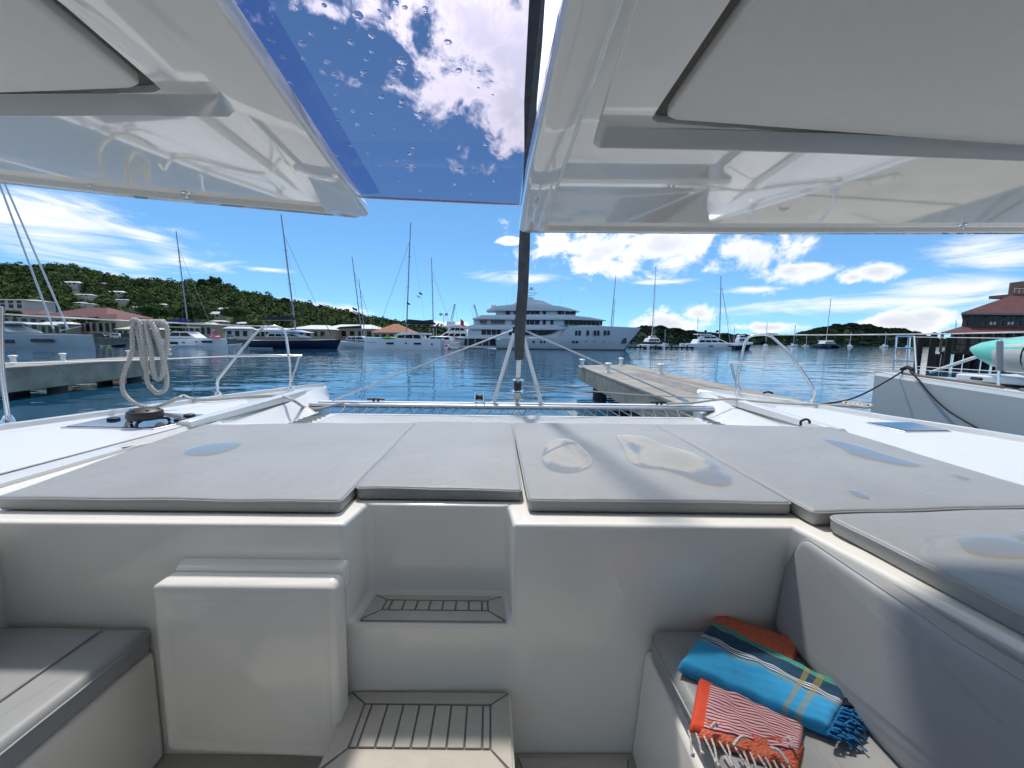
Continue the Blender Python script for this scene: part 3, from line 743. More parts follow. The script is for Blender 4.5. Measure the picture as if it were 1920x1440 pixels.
cushion('sun_cushion', 'grey sun cushion with two big puddles and the dark stay shadow', [(.064, 1.315), (1.008, 1.315), (.982, 2.60), (.006, 2.60)], CZ0, CZ1, vinyl, group=cg, wav=.003, **CK)
cushion('sun_cushion', 'wide grey sun cushion with a long thin puddle, right of the foredeck', [(1.018, 1.232), (2.05, 1.318), (2.17, 2.56), (.985, 2.60)], CZ0, CZ1+.003, vinyl, group=cg, wav=.004, **CK)
cushion('sun_cushion', 'grey side cushion in the right corner behind the cockpit backrest', [(1.040, 1.218), (2.05, 1.304), (2.05, -.44), (1.19, -.44)], CZ0, CZ1+.003, vinyl, group=cg, wav=.004, r=.013, corner=.05, puff=.003)
# seat cushions
cushion('seat_cushion', 'dark grey seat cushion on the left cockpit bench', [(-1.715, -1.0), (-1.195, -1.0), (-1.205, 1.195), (-1.715, 1.195)], .50, .592, vinyl_dk, r=.03, corner=.03, group='cockpit seat cushions')
s_ = MB(); s_.tube([(-1.345, -1.0, .5965), (-1.345, .2, .5985), (-1.345, .8, .598), (-1.350, 1.17, .5955)], .004, 6)
s_.build('seam', vinyl_dk, bpy.data.objects['seat_cushion'])
cushion('seat_cushion', 'grey seat cushion under the folded towels on the right bench', [(.60, -1.0), (1.15, -1.0), (.955, 1.215), (.47, 1.215)], .50, .592, vinyl, r=.03, corner=.07, group='cockpit seat cushions')
# backrests: pads standing against the side walls
def back_r(x, y, z):      # x along the bench, y up, z thickness towards the cockpit
    return ((.965 + .055*(y/.34)) + max(0, .75-x)*.12 - z, x, .600 + y)
cushion('backrest_cushion', 'long grey backrest cushion along the right cockpit wall', [(-.9, 0), (1.20, 0), (1.225, .20), (1.19, .335), (-.9, .335)], .0, .075, vinyl_dk, r=.02, corner=.035, frame=back_r, group='backrest cushions', wav=.002)
def back_l(x, y, z): return (-1.72 + z*.9, x, .60 + y)
cushion('backrest_cushion', 'grey backrest cushion cut off at the left picture edge', [(-.9, 0), (1.16, 0), (1.16, .30), (-.9, .30)], .0, .05, vinyl_dk, r=.018, corner=.03, frame=back_l, group='backrest cushions', wav=.002)

# ------------------------------------------------------------------ puddles on the cushions
def water_film():
    mt = tint('rain_puddle', (.995, .995, .995)); return mt
puddle_m = water_film()
for nd in puddle_m.node_tree.nodes:
    if nd.type == 'FRESNEL': nd.inputs['IOR'].default_value = 1.65
    if nd.type == 'BUMP': nd.inputs['Strength'].default_value = .06
PUD = [('round bright puddle on the cushion left of the stay shadow', [(1016, 858), (1022, 838), (1040, 824), (1060, 822), (1078, 828), (1098, 845), (1111, 864), (1098, 878), (1070, 885), (1040, 882), (1020, 870)], 1.0066),
       ('large slanting puddle crossing the cushion right of the stay shadow', [(1156, 818), (1185, 816), (1215, 821), (1245, 834), (1290, 846), (1330, 862), (1366, 888), (1371, 903), (1350, 909), (1315, 903), (1285, 892), (1245, 880), (1205, 876), (1178, 862), (1170, 840)], 1.0066),
       ('pale oval puddle on the far left sun cushion', [(344, 849), (362, 838), (400, 830), (440, 828), (452, 831), (430, 843), (395, 852), (360, 853)], 1.008),
       ('long thin blue puddle on the wide right sun cushion', [(1542, 824), (1560, 824), (1600, 832), (1650, 848), (1700, 862), (1728, 871), (1700, 872), (1650, 864), (1600, 852), (1570, 836)], 1.0105),
       ('tiny blue puddle right of the long thin one', [(1780, 886), (1800, 888), (1815, 895), (1795, 894)], 1.0105),
       ('small faint puddle near the front edge of the wide cushion', [(1590, 918), (1608, 919), (1628, 931), (1606, 929)], 1.0105),
       ('wide shallow puddle on the side cushion at right edge', [(1795, 1012), (1830, 1002), (1880, 1004), (1925, 1018), (1925, 1040), (1860, 1040), (1810, 1030)], 1.0105),
       ('shallow puddle at the picture edge behind the wide side one', [(1898, 1000), (1915, 994), (1940, 990), (1940, 1008), (1910, 1010)], 1.0105)]
PUDOBJ = []
for lab, cs, z in PUD:
    pts = [Zp(a, b, z) for a, b in cs]
    P2 = catmull([pts[-1]] + pts + [pts[0]], 5)[5:]
    c_ = sum(pts, Vector())/len(pts)
    w = MB(); k_ = len(P2)
    w.v += [(p.x, p.y, z) for p in P2] + [(c_.x + (p.x-c_.x)*.95, c_.y + (p.y-c_.y)*.95, z+.0003) for p in P2] + [(c_.x + (p.x-c_.x)*.6, c_.y + (p.y-c_.y)*.6, z+.0004) for p in P2]
    for r_ in range(2):
        for j in range(k_): w.f.append((r_*k_+j, r_*k_+(j+1)%k_, (r_+1)*k_+(j+1)%k_, (r_+1)*k_+j))
    w.f.append(tuple(2*k_+j for j in range(k_)))
    ob = w.build('rain_puddle', puddle_m, smooth=80); tag(ob, lab, 'puddle', 'rain puddles on the cushions'); PUDOBJ.append(ob)

# ------------------------------------------------------------------ towels
def stripes_mat(name, stops, axis=1, bands=None, rough=.9, weave=500):
    """colour by the towel's own (object) coordinates"""
    mt = bpy.data.materials.new(name); mt.use_nodes = True; nt = mt.node_tree; b = nt.nodes['Principled BSDF']
    b.inputs['Roughness'].default_value = rough; b.inputs['Specular IOR Level'].default_value = .2
    b.inputs['Sheen Weight'].default_value = .2
    t = nt.nodes.new('ShaderNodeAttribute'); t.attribute_name = 'cloth'
    s = nt.nodes.new('ShaderNodeSeparateXYZ'); nt.links.new(t.outputs['Vector'], s.inputs[0])
    cr = nt.nodes.new('ShaderNodeValToRGB'); cr.color_ramp.interpolation = 'CONSTANT'
    el = cr.color_ramp.elements
    el[0].position = 0; el[0].color = (*stops[0][1], 1); el[1].position = stops[1][0]; el[1].color = (*stops[1][1], 1)
    for pos, c in stops[2:]:
        e = el.new(pos); e.color = (*c, 1)
    nt.links.new(s.outputs[axis], cr.inputs[0]); out = cr.outputs[0]
    if bands:
        cb_ = nt.nodes.new('ShaderNodeValToRGB'); cb_.color_ramp.interpolation = 'CONSTANT'; e2 = cb_.color_ramp.elements
        e2[0].position = 0; e2[0].color = (0, 0, 0, 1); e2[1].position = bands[0][0]; e2[1].color = (bands[0][1],)*3 + (1,)
        for pos, v_ in bands[1:]:
            e = e2.new(pos); e.color = (v_, v_, v_, 1)
        nt.links.new(s.outputs[1-axis], cb_.inputs[0])
        mx = nt.nodes.new('ShaderNodeMix'); mx.data_type = 'RGBA'; nt.links.new(cb_.outputs[0], mx.inputs[0]); nt.links.new(out, mx.inputs[6]); mx.inputs[7].default_value = (.30, .24, .06, 1); out = mx.outputs[2]
    nt.links.new(out, b.inputs['Base Color'])
    tc_ = nt.nodes.new('ShaderNodeTexCoord')
    wv = nt.nodes.new('ShaderNodeTexNoise'); wv.inputs['Scale'].default_value = weave; nt.links.new(tc_.outputs['Object'], wv.inputs['Vector'])
    bp = nt.nodes.new('ShaderNodeBump'); bp.inputs['Strength'].default_value = .5; bp.inputs['Distance'].default_value = .002; nt.links.new(wv.outputs['Fac'], bp.inputs['Height']); nt.links.new(bp.outputs[0], b.inputs['Normal'])
    return mt
def cloth(c00, c10, c11, c01, top, thick, nu=44, nv=26, wr=.004, seed=0, edge=.02, wb=.005):
    """folded cloth: corners on the seat (u along length, v across), soft edges, wrinkles; returns MB and uv list"""
    mbc = MB(); uvs = []
    def pt(u, v): return (c00*(1-u) + c10*u)*(1-v) + (c01*(1-u) + c11*u)*v
    L = (c10-c00).length; W = (c01-c00).length
    for j in range(nv+1):
        for i in range(nu+1):
            u, v = i/nu, j/nv; p = pt(u, v)
            e = min(min(v, 1-v)*W, min(u, 1-u)*L)
            k = min(1, e/edge); rise = math.sqrt(max(0, 1-(1-k)**2))
            z = top + thick*(.06 + .94*rise) + wr*(noise2(u*2.3+seed, v*1.9-seed, 1.6) + .6*noise2(u*5+seed*2, v*3, 1.3))*k
            wob = wb*noise2(u*3+seed, v*4+seed, 1.4)
            mbc.v.append((p.x + wob, p.y + wob*.6, z)); uvs.append((u, v, 0))
    for j in range(nv):
        for i in range(nu):
            a = j*(nu+1)+i; mbc.f.append((a, a+1, a+nu+2, a+nu+1))
    # underside
    b = len(mbc.v)
    per = [i for i in range(nu+1)] + [j*(nu+1)+nu for j in range(1, nv+1)] + [nv*(nu+1)+i for i in range(nu-1, -1, -1)] + [j*(nu+1) for j in range(nv-1, 0, -1)]
    for i in per:
        x, y, z = mbc.v[i]; mbc.v.append((x, y, top)); uvs.append(uvs[i])
    n = len(per)
    for i in range(n): mbc.f.append((per[i], per[(i+1)%n], b+(i+1)%n, b+i))
    mbc.f.append(tuple(range(b, b+n)))
    return mbc, uvs
def put_uv(ob, uvs):
    at = ob.data.attributes.new('cloth', 'FLOAT_VECTOR', 'POINT')
    for i, q in enumerate(uvs): at.data[i].vector = q
SZ = .598
coral, orange_r = (.62, .20, .18), (.62, .06, .025)
# striped coral towel (lower)
T1 = thing('striped_towel', Zp(1400, 1340, SZ), 'coral striped towel with white tassels, lying under the blue towel', 'towel')
st1 = [(0, (.60, .05, .02)), (.10, (.55, .25, .24))]
k = .10
seq = []
for i in range(26):
    seq.append((.10 + i*.034, (.60, .30, .29))); seq.append((.10 + i*.034 + .019, (.19, .035, .075)))
def wave_mat():
    mt = bpy.data.materials.new('striped_cloth'); mt.use_nodes = True; nt = mt.node_tree; b = nt.nodes['Principled BSDF']
    b.inputs['Roughness'].default_value = .95; b.inputs['Specular IOR Level'].default_value = .15
    t = nt.nodes.new('ShaderNodeAttribute'); t.attribute_name = 'cloth'; s = nt.nodes.new('ShaderNodeSeparateXYZ'); nt.links.new(t.outputs['Vector'], s.inputs[0])
    def mth(op, a, b_):
        n = nt.nodes.new('ShaderNodeMath'); n.operation = op
        for i, q in enumerate((a, b_)):
            if isinstance(q, (int, float)): n.inputs[i].default_value = q
            else: nt.links.new(q, n.inputs[i])
        return n.outputs[0]
    fr = mth('FRACT', mth('MULTIPLY', s.outputs[1], 20.0), 0); stp = mth('GREATER_THAN', fr, .60)
    bord = mth('LESS_THAN', s.outputs[0], .13)
    m1 = nt.nodes.new('ShaderNodeMix'); m1.data_type = 'RGBA'; nt.links.new(stp, m1.inputs[0]); m1.inputs[6].default_value = (.72, .43, .41, 1); m1.inputs[7].default_value = (.17, .03, .07, 1)
    m2 = nt.nodes.new('ShaderNodeMix'); m2.data_type = 'RGBA'; nt.links.new(bord, m2.inputs[0]); nt.links.new(m1.outputs[2], m2.inputs[6]); m2.inputs[7].default_value = (.66, .09, .045, 1)
    nt.links.new(m2.outputs[2], b.inputs['Base Color'])
    tc_ = nt.nodes.new('ShaderNodeTexCoord'); wv = nt.nodes.new('ShaderNodeTexNoise'); wv.inputs['Scale'].default_value = 450; nt.links.new(tc_.outputs['Object'], wv.inputs['Vector'])
    bp = nt.nodes.new('ShaderNodeBump'); bp.inputs['Strength'].default_value = .5; bp.inputs['Distance'].default_value = .002; nt.links.new(wv.outputs['Fac'], bp.inputs['Height']); nt.links.new(bp.outputs[0], b.inputs['Normal'])
    return mt
striped = wave_mat()
waffle = M('orange_waffle_cloth', (.74, .17, .095), .95, var=.25, nscale=160, bump=.9, bscale=220)
def SP(px, py, z=SZ): return Zp(px, py, z)
c, uv = cloth(SP(1292, 1372), SP(1500, 1425), SP(1512, 1345), SP(1312, 1262), SZ, .016, wr=.004, seed=1, edge=.008, wb=.0012)
ob = c.build('striped_fold', striped, T1, smooth=80); put_uv(ob, uv)
c, uv = cloth(SP(1308, 1386), SP(1496, 1456), SP(1508, 1400), SP(1318, 1350), SZ, .014, nu=40, nv=10, wr=.006, seed=4, edge=.012)
c.build('waffle_fold', waffle, T1, smooth=80)
c, uv = cloth(SP(1322, 1186), SP(1484, 1262), SP(1502, 1212), SP(1346, 1160), SZ, .026, nu=36, nv=12, wr=.004, seed=6, edge=.007, wb=.003)
c.build('waffle_end', waffle, T1, smooth=80)
tas_w = M('white_tassel', (.62, .58, .54), .9, bump=.6, bscale=300)
for k in range(15):
    u = k/14; a = SP(1292 + u*204, 1376 + u*72, SZ + .012)
    dx, dy = random.uniform(-.012, .010), random.uniform(-.045, -.03)
    if k == 0: dx -= .02
    tq = MB(); tq.tube([a + Vector((0, .004, .004)), a + Vector((dx*.3, dy*.4, .002)), a + Vector((dx*.8, dy*.8, -.004)), a + Vector((dx, dy*1.1, -.007))], .0027, 6, sm=4)
    e_ = a + Vector((dx, dy*1.1, -.007)); tq.lathe((e_.x, e_.y, e_.z), [(0, -.005), (.005, -.001), (.0045, .004), (0, .007)], 6); tq.build('tassel', tas_w, T1, smooth=80)
for a, b in (((1333, 1365), (1345, 1361)), ((1375, 1398), (1400, 1382)), ((1445, 1402), (1478, 1432)), ((1475, 1385), (1487, 1402))):
    p = SP(*a, SZ+.03); q = SP(*b, SZ+.03); tq = MB(); tq.tube([p, (p+q)/2 + Vector((.003, .004, .006)), q], .0036, 6, sm=4); tq.build('tassel', tas_w, T1, smooth=80)
# blue towel on top
T2 = thing('blue_towel', Zp(1430, 1270, SZ), 'folded bright blue towel with teal stripe and fringed right end', 'towel')
blue = stripes_mat('blue_cloth', [(0, (.03, .30, .56)), (.50, (.30, .24, .08)), (.52, (.03, .30, .56)), (.545, (.006, .02, .07)), (.565, (.62, .66, .68)), (.58, (.006, .02, .07)), (.60, (.62, .66, .68)), (.615, (.006, .02, .06)), (.63, (.62, .66, .68)), (.645, (.008, .05, .10)), (.86, (.30, .24, .08)), (.875, (.02, .26, .21))],
                    axis=1, bands=[(.72, .55), (.755, 0), (.80, .5), (.84, 0)])
ZB = SZ + .018
c, uv = cloth(SP(1270, 1250, ZB), SP(1555, 1378, ZB), SP(1598, 1300, ZB), SP(1334, 1168, ZB), ZB - .006, .024, nu=60, nv=34, wr=.0045, seed=2, edge=.016)
ob = c.build('folded_cloth', blue, T2, smooth=80); put_uv(ob, uv)
c, uv = cloth(SP(1274, 1262, SZ), SP(1552, 1384, SZ), SP(1590, 1315, SZ), SP(1336, 1180, SZ), SZ+.001, .022, nu=40, nv=20, wr=.003, seed=3, edge=.014)
ob = c.build('under_fold', blue, T2, smooth=80); put_uv(ob, [(u, .2, 0) for u, v, w in uv])
tb_m = M('blue_fringe', (.012, .17, .42), .95, bump=.8, bscale=300); tk_m = M('dark_fringe', (.008, .012, .03), .95)
for k in range(46):
    u = k/45; a = SP(1555 + u*46, 1380 - u*84, ZB + .008)
    dx = random.uniform(.045, .075); dy = random.uniform(-.03, .01)
    pts = [a + Vector((-.006, 0, .006))]
    for j in range(1, 6):
        t = j/5; pts.append(a + Vector((dx*t + .006*math.sin(j*2.2+k), dy*t + .005*math.cos(j*2.5+k*1.7), -.022*t*t + .005*math.sin(j*3+k))))
    tq = MB(); tq.tube(pts, [.0034, .0022], 6, sm=3); tq.build('tassel', tb_m if u < .62 else tk_m, T2, smooth=80)

# ------------------------------------------------------------------ ropes
RC = thing('rope_coil', Yp(280, 745, 3.02), 'coil of pale rope hung over the left lifeline', 'rope')
def lay(path_px, y0, r=.0155, name='loop', mat=rope_w, par=None, jig=0):
    pts = [Yp(a, b, y0 + (c if len(q) > 2 else 0)) for q in path_px for a, b, c in [(q[0], q[1], q[2] if len(q) > 2 else 0)]]
    P_ = catmull(pts, 8)
    # a three-strand lay: three thin strands twisted about the path
    mbr = MB(); n = len(P_)
    acc = 0; L = [0]
    for i in range(1, n): acc += (P_[i]-P_[i-1]).length; L.append(acc)
    # resample evenly
    step = r*.9; m_ = max(8, int(acc/step)); Q_ = []
    j = 0
    for i in range(m_+1):
        s_ = acc*i/m_
        while j < n-2 and L[j+1] < s_: j += 1
        t = (s_-L[j])/max(1e-9, L[j+1]-L[j]); Q_.append(P_[j] + (P_[j+1]-P_[j])*t)
    for k in range(3):
        pp = []
        for i, q in enumerate(Q_):
            d = (Q_[min(i+1, m_)] - Q_[max(i-1, 0)])
            d.normalize(); u = d.cross(Vector((0, 1, 0)));
            if u.length < .1: u = d.cross(Vector((1, 0, 0)))
            u.normalize(); w = d.cross(u); th = i*step/(r*5.2)*2*math.pi + k*2*math.pi/3
            pp.append(q + (u*math.cos(th) + w*math.sin(th))*r*.5)
        mbr.tube(pp, r*.56, 6)
    return mbr.build(name, mat, par, smooth=80)
yc = 3.02
loops = [[(253, 603, -.03), (248, 620, -.05), (247, 660, -.05), (236, 690, -.04), (229, 715, -.03), (233, 738, -.02), (255, 757, -.03), (285, 764, -.02), (315, 755, -.01), (335, 746, .05)],
         [(262, 603, -.03), (270, 640, -.06), (274, 690, -.06), (276, 715, -.05), (285, 730, -.04), (302, 736, -.02), (313, 722, 0), (310, 690, -.02), (300, 655, -.04), (288, 615, -.05), (280, 601, -.02)],
         [(256, 602, .02), (262, 640, .04), (268, 680, .05), (278, 700, .05)],
         [(272, 603, -.02), (282, 650, -.09), (288, 700, -.09), (296, 712, -.07), (305, 700, -.06), (306, 670, -.07), (297, 630, -.08), (285, 604, -.04)],
         [(290, 602, 0), (299, 640, -.03), (306, 680, -.03), (312, 712, -.02), (309, 730, -.01), (293, 737, 0), (281, 722, 0)],
         [(300, 602, 0), (312, 610, -.03), (314, 640, -.03), (310, 670, -.01), (305, 680, .01)],
         [(246, 600, -.01), (254, 599, -.03), (262, 606, -.05), (268, 640, -.07), (270, 665, -.06), (262, 640, -.05), (258, 615, -.03), (262, 602, 0)]]
for lp_ in loops: lay(lp_, yc, par=RC)
wr_ = MB()
for k in range(9):      # turns round the lifeline
    a = 256 + k*6.2; pts = []
    c_ = Yp(a, 607, yc)
    for j in range(11):
        t = j/10*2*math.pi; pts.append(c_ + Vector((.012*(j/10), .020*math.cos(t), .024*math.sin(t))))
    wr_.tube(pts, .0125, 7)
wr_.build('turn', rope_w, RC, smooth=80)
tl = [(335, 746), (345, 742), (360, 748), (400, 749), (450, 745), (500, 742), (530, 743), (552, 752), (572, 764), (600, 766), (625, 760), (645, 755)]
pts = []
for i, (a, b) in enumerate(tl):
    p = Zp(a, b, 1.012) if i < 8 else Yp(a, b, 3.66)
    pts.append(p)
tr_ = MB(); tr_.tube(pts, .013, 8, sm=6); tr_.build('tail', rope_w, RC, smooth=80)
# rope lying on the right bow
pts = [Yp(1250, 757, 3.68), Yp(1300, 755, 3.66), Yp(1340, 750, 3.64), Zp(1370, 748, 1.03), Zp(1400, 751, 1.02), Zp(1480, 757, 1.012), Zp(1560, 760, 1.008), Zp(1610, 763, 1.010)]
rr_ = MB(); rr_.tube(pts, .011, 8, sm=6)
RB = thing('bow_rope', Zp(1400, 751, 1.0), 'pale mooring rope lying along the right bow, bundled at its end', 'rope')
rr_.build('line', rope_w, RB, smooth=80)
for k in range(5):
    q = Zp(1588 + k*9, 759 + k*1.2, 1.015); rb_ = MB(); rb_.tube([q + Vector((-.03, .0, 0)), q + Vector((0, .03, .018)), q + Vector((.04, 0, .02)), q + Vector((.0, -.03, .006)), q + Vector((-.03, .0, 0))], .012, 7, sm=5); rb_.build('bundle_turn', rope_w, RB, smooth=80)

# ------------------------------------------------------------------ hills
def lerp_table(T, x):
    if x <= T[0][0]: return T[0][1]
    for (a, b), (c, d) in zip(T[:-1], T[1:]):
        if x <= c: return b + (d-b)*(x-a)/(c-a)
    return T[-1][1]
def clump_bases(k=6):
    """crowns: a dark core and a shell of leaf-sized faces turned every way"""
    out = []
    for s in range(k):
        rnd_ = random.Random(s); bm = bmesh.new(); bmesh.ops.create_icosphere(bm, subdivisions=1, radius=.74)
        bm.verts.ensure_lookup_table()
        V = [tuple(v.co*(1 + rnd_.uniform(-.18, .1))) for v in bm.verts]; F = [[v.index for v in f.verts] for f in bm.faces]; bm.free()
        lobes = [Vector((rnd_.gauss(0, 1), rnd_.gauss(0, 1), rnd_.gauss(.3, .8))).normalized() for _ in range(5)]
        for i in range(120):
            d = Vector((rnd_.gauss(0, 1), rnd_.gauss(0, 1), rnd_.gauss(.15, .9))).normalized()
            lob = max(d.dot(l) for l in lobes)
            c = d*(.66 + .40*max(0, lob)**3 + rnd_.uniform(-.05, .12)); sz = rnd_.uniform(.14, .30)
            o = len(V); t1 = Vector((rnd_.gauss(0, 1), rnd_.gauss(0, 1), rnd_.gauss(0, 1))).normalized()
            nrm = (d + t1*.7).normalized(); u = nrm.cross(Vector((.3, .2, 1))).normalized(); w = nrm.cross(u)
            a = rnd_.uniform(0, 6)
            for j in range(3):
                q = a + j*2.1 + rnd_.uniform(-.4, .4); V.append(tuple(c + (u*math.cos(q) + w*math.sin(q))*sz))
            F.append([o, o+1, o+2])
        out.append((np.array(V), np.array(F)))
    return out
CB = clump_bases()
def foliage(name, centres, mat, label=None, cat=None, parent=None):
    """one mesh of many tree crowns; centres: (x, y, z, rx, rz)"""
    Vs = []; Fs = []; o = 0
    for i, (x, y, z, r, rz) in enumerate(centres):
        V, F = CB[i % len(CB)]; a = random.uniform(0, 6.28); ca, sa = math.cos(a), math.sin(a)
        W = np.empty_like(V); W[:, 0] = (V[:, 0]*ca - V[:, 1]*sa)*r + x; W[:, 1] = (V[:, 0]*sa + V[:, 1]*ca)*r + y; W[:, 2] = V[:, 2]*rz + z
        Vs.append(W); Fs.append(F + o); o += len(V)
    V = np.concatenate(Vs); F = np.concatenate(Fs)
    me = bpy.data.meshes.new(name); base = LOC[parent.name] if parent else Vector((float(V[:, 0].mean()), float(V[:, 1].mean()), float(V[:, 2].min())))
    V = V - np.array(base)
    me.vertices.add(len(V)); me.vertices.foreach_set('co', V.ravel().astype(np.float32))
    me.loops.add(F.size); me.loops.foreach_set('vertex_index', F.ravel().astype(np.int32))
    me.polygons.add(len(F)); me.polygons.foreach_set('loop_start', np.arange(0, F.size, 3, dtype=np.int32)); me.polygons.foreach_set('loop_total', np.full(len(F), 3, dtype=np.int32))
    me.update(); me.validate(); me.materials.append(mat)
    ob = bpy.data.objects.new(name, me); COL.objects.link(ob)
    if parent: ob.parent = parent
    else: ob.location = base
    LOC[ob.name] = Vector(base)
    if label: ob['kind'] = 'stuff'; ob['label'] = label; ob['category'] = cat
    return ob
leaf_near = M('hillside_leaves', (.075, .105, .030), .9, var=.4, nscale=.06, col2=(.014, .028, .010), spec=.1)
leaf_far = M('far_hill_leaves', (.020, .036, .018), .9, var=.2, nscale=.02, col2=(.010, .020, .011), spec=.1)
leaf_tree = M('tree_leaves', (.05, .085, .02), .8, var=.3, nscale=.5, col2=(.025, .06, .015), spec=.2)
bark = M('bark', (.08, .06, .045), .9)
hill_soil = M('hill_ground', (.055, .065, .028), .95, var=.3, nscale=.03)
# left hill
RIDGE = [(-900, 470), (-300, 490), (0, 508), (60, 509), (120, 507), (170, 516), (200, 525), (250, 534), (290, 533), (320, 541), (370, 539), (400, 536), (430, 548), (460, 557), (500, 564), (540, 574), (600, 586), (640, 592), (680, 604), (720, 611), (760, 618), (800, 625), (840, 632), (880, 640)]
def ridge_y(px): return 470 + max(0, px)*.10
def hill_pt(px, t):
    yr = ridge_y(px); top = Yp(px, lerp_table(RIDGE, px), yr)
    y0 = 205; y = y0 + (yr - y0)*t
    hgt = max(0.5, top.z + 1.0)
    z = -1.0 + hgt*(t**1.15*(1.35 - .35*t)) + 2.5*math.sin(px*.013 + t*9)*t*(1-t) if t <= 1 else top.z - (t-1)*hgt*1.2
    x = top.x/top.y*y
    return Vector((x, y, z))
hm_ = MB(); PX = list(range(-900, 881, 20)); TS = [0, .08, .16, .25, .35, .45, .55, .65, .75, .85, .93, 1.0, 1.15, 1.5]
hm_.loft([[hill_pt(px, t) for t in TS] for px in PX], cap=False)
struct(hm_.build('hill', hill_soil, smooth=90))
HOUSES = [  # px, py of the roof line, width px, height px, colour, label
 (137, 512, 12, 6, roofw, 'tiny white-roofed house right under the ridge of the left hill'),
 (136, 527, 34, 10, roofw, 'long low white-roofed house high on the left hill'),
 (193, 530, 16, 5, roofw, 'small pale house half hidden by trees near the left ridge'),
 (219, 545, 32, 9, roofw, 'bright white house with flat roof in the middle of the left hill'),
 (158, 551, 34, 6, roofw, 'long thin white roof among trees on the left hill'),
 (230, 561, 27, 5, roofw, 'flat white strip of roof below the bright white house'),
 (153, 566, 15, 6, roofw, 'small white roof above the red-roofed waterfront hall'),
 (173, 569, 10, 4, roofw, 'smallest white roof above the red-roofed waterfront hall'),
 (260, 574, 20, 8, roofw, 'white box house on the lower left hill'),
 (308, 569, 14, 7, roofw, 'round-topped white house left of the blue sail cover mast'),
 (321, 550, 18, 4, roofw, 'thin white roof crossed by the leaning mast'),
 (332, 585, 16, 8, wallw, 'pale house low on the slope behind the blue sail cover'),
 (403, 583, 28, 16, wallw, 'pale two-storey house on the lower slope beside the round-roofed house'),
 (425, 576, 40, 12, roofw, 'house with wide white hipped roof on the lower slope'),
 (457, 564, 12, 5, roofw, 'small white roof near the falling end of the hill'),
 (436, 561, 8, 4, roofw, 'speck of white roof left of the falling hill end'),
 (458, 603, 24, 10, wallw, 'pale house at the foot of the hill above the quay'),
 (412, 600, 26, 8, wallw, 'low cream house at the foot of the hill behind the white catamaran')]
HB = []
def hill_at(px, py):
    best = None
    for i in range(200):
        t = .02 + .97*i/199; p = hill_pt(px, t); d = p - CAM
        q = 720 - FPX*d.dot(UP)/d.dot(FW)
        if best is None or abs(q-py) < best[0]: best = (abs(q-py), p, t)
    return best[1], best[2]
def house(px, py, wpx, hpx, rm, label):
    p, t = hill_at(px, py + hpx*.5)
    y = p.y - 24; k = y/720*1.0/math.cos(math.atan(abs(px-960)/720))**0
    c = Yp(px, py + hpx*.5, y); w = wpx*y/720; h = hpx*.75*y/720; d = max(6, w*.5)
    z0 = c.z - h*.5 - 7; z1 = c.z + h*.15
    root = thing('hillside_house', (c.x, y, z0), label, 'house', 'houses on the left hillside')
    b = MB(); b.box(c.x-w/2, c.x+w/2, y-d/2, y+d/2, z0, z1); wl_ = b.build('wall', wallw if rm is roofw else wallc, root)
    e = .25; b = MB(); r = min(w, d)*.3
    b.quad8([(c.x-w/2-e, y-d/2-e, z1), (c.x+w/2+e, y-d/2-e, z1), (c.x+w/2+e, y+d/2+e, z1), (c.x-w/2-e, y+d/2+e, z1)],
            [(c.x-w/2+r, y-.3, c.z+h*.55), (c.x+w/2-r, y-.3, c.z+h*.55), (c.x+w/2-r, y+.3, c.z+h*.55), (c.x-w/2+r, y+.3, c.z+h*.55)])
    b.build('roof', roofw, root, smooth=0)
    n = max(2, int(wpx/7))
    for i in range(n):
        x = c.x - w/2 + w*(i+.5)/n; b = MB(); b.box(x-w/n*.25, x+w/n*.25, y-d/2-.06, y-d/2+.02, z1-min(1.8, h*.5), z1-.35); b.build('window', bdark, root)
    HB.append((c.x, y, w, z0))
for h_ in HOUSES: house(*h_)
cs = []
rnd = random.Random(3)
def blocked(x, y):
    for hx, hy, w, z0 in HB:
        # keep the sight line to each house open
        if y < hy + 6 and y > hy - 48 and abs(x*hy/y - hx) < w*.5 + 1.2: return True
    return False
for i in range(5200):
    px = rnd.uniform(-260, 860); t = rnd.uniform(.05, 1.0)**.8
    p = hill_pt(px, t); r = rnd.choice((1.8, 2.6, 3.4, 4.4, 6.0))*rnd.uniform(.8, 1.25)
    if blocked(p.x, p.y): continue
    cs.append((p.x, p.y, p.z + r*.5, r, r*rnd.uniform(.75, 1.2)))
for px in range(-250, 780, 3):      # uneven crown line along the ridge
    p = hill_pt(px + rnd.uniform(-2, 2), rnd.uniform(.96, 1.02)); r = rnd.choice((1.2, 2.0, 3.2, 5.0))*rnd.uniform(.8, 1.2)
    cs.append((p.x, p.y, p.z + r*.2, r, r*rnd.uniform(.8, 1.25)))
foliage('hillside_trees', cs, leaf_near, 'dense dark green trees covering the left hillside', 'trees')
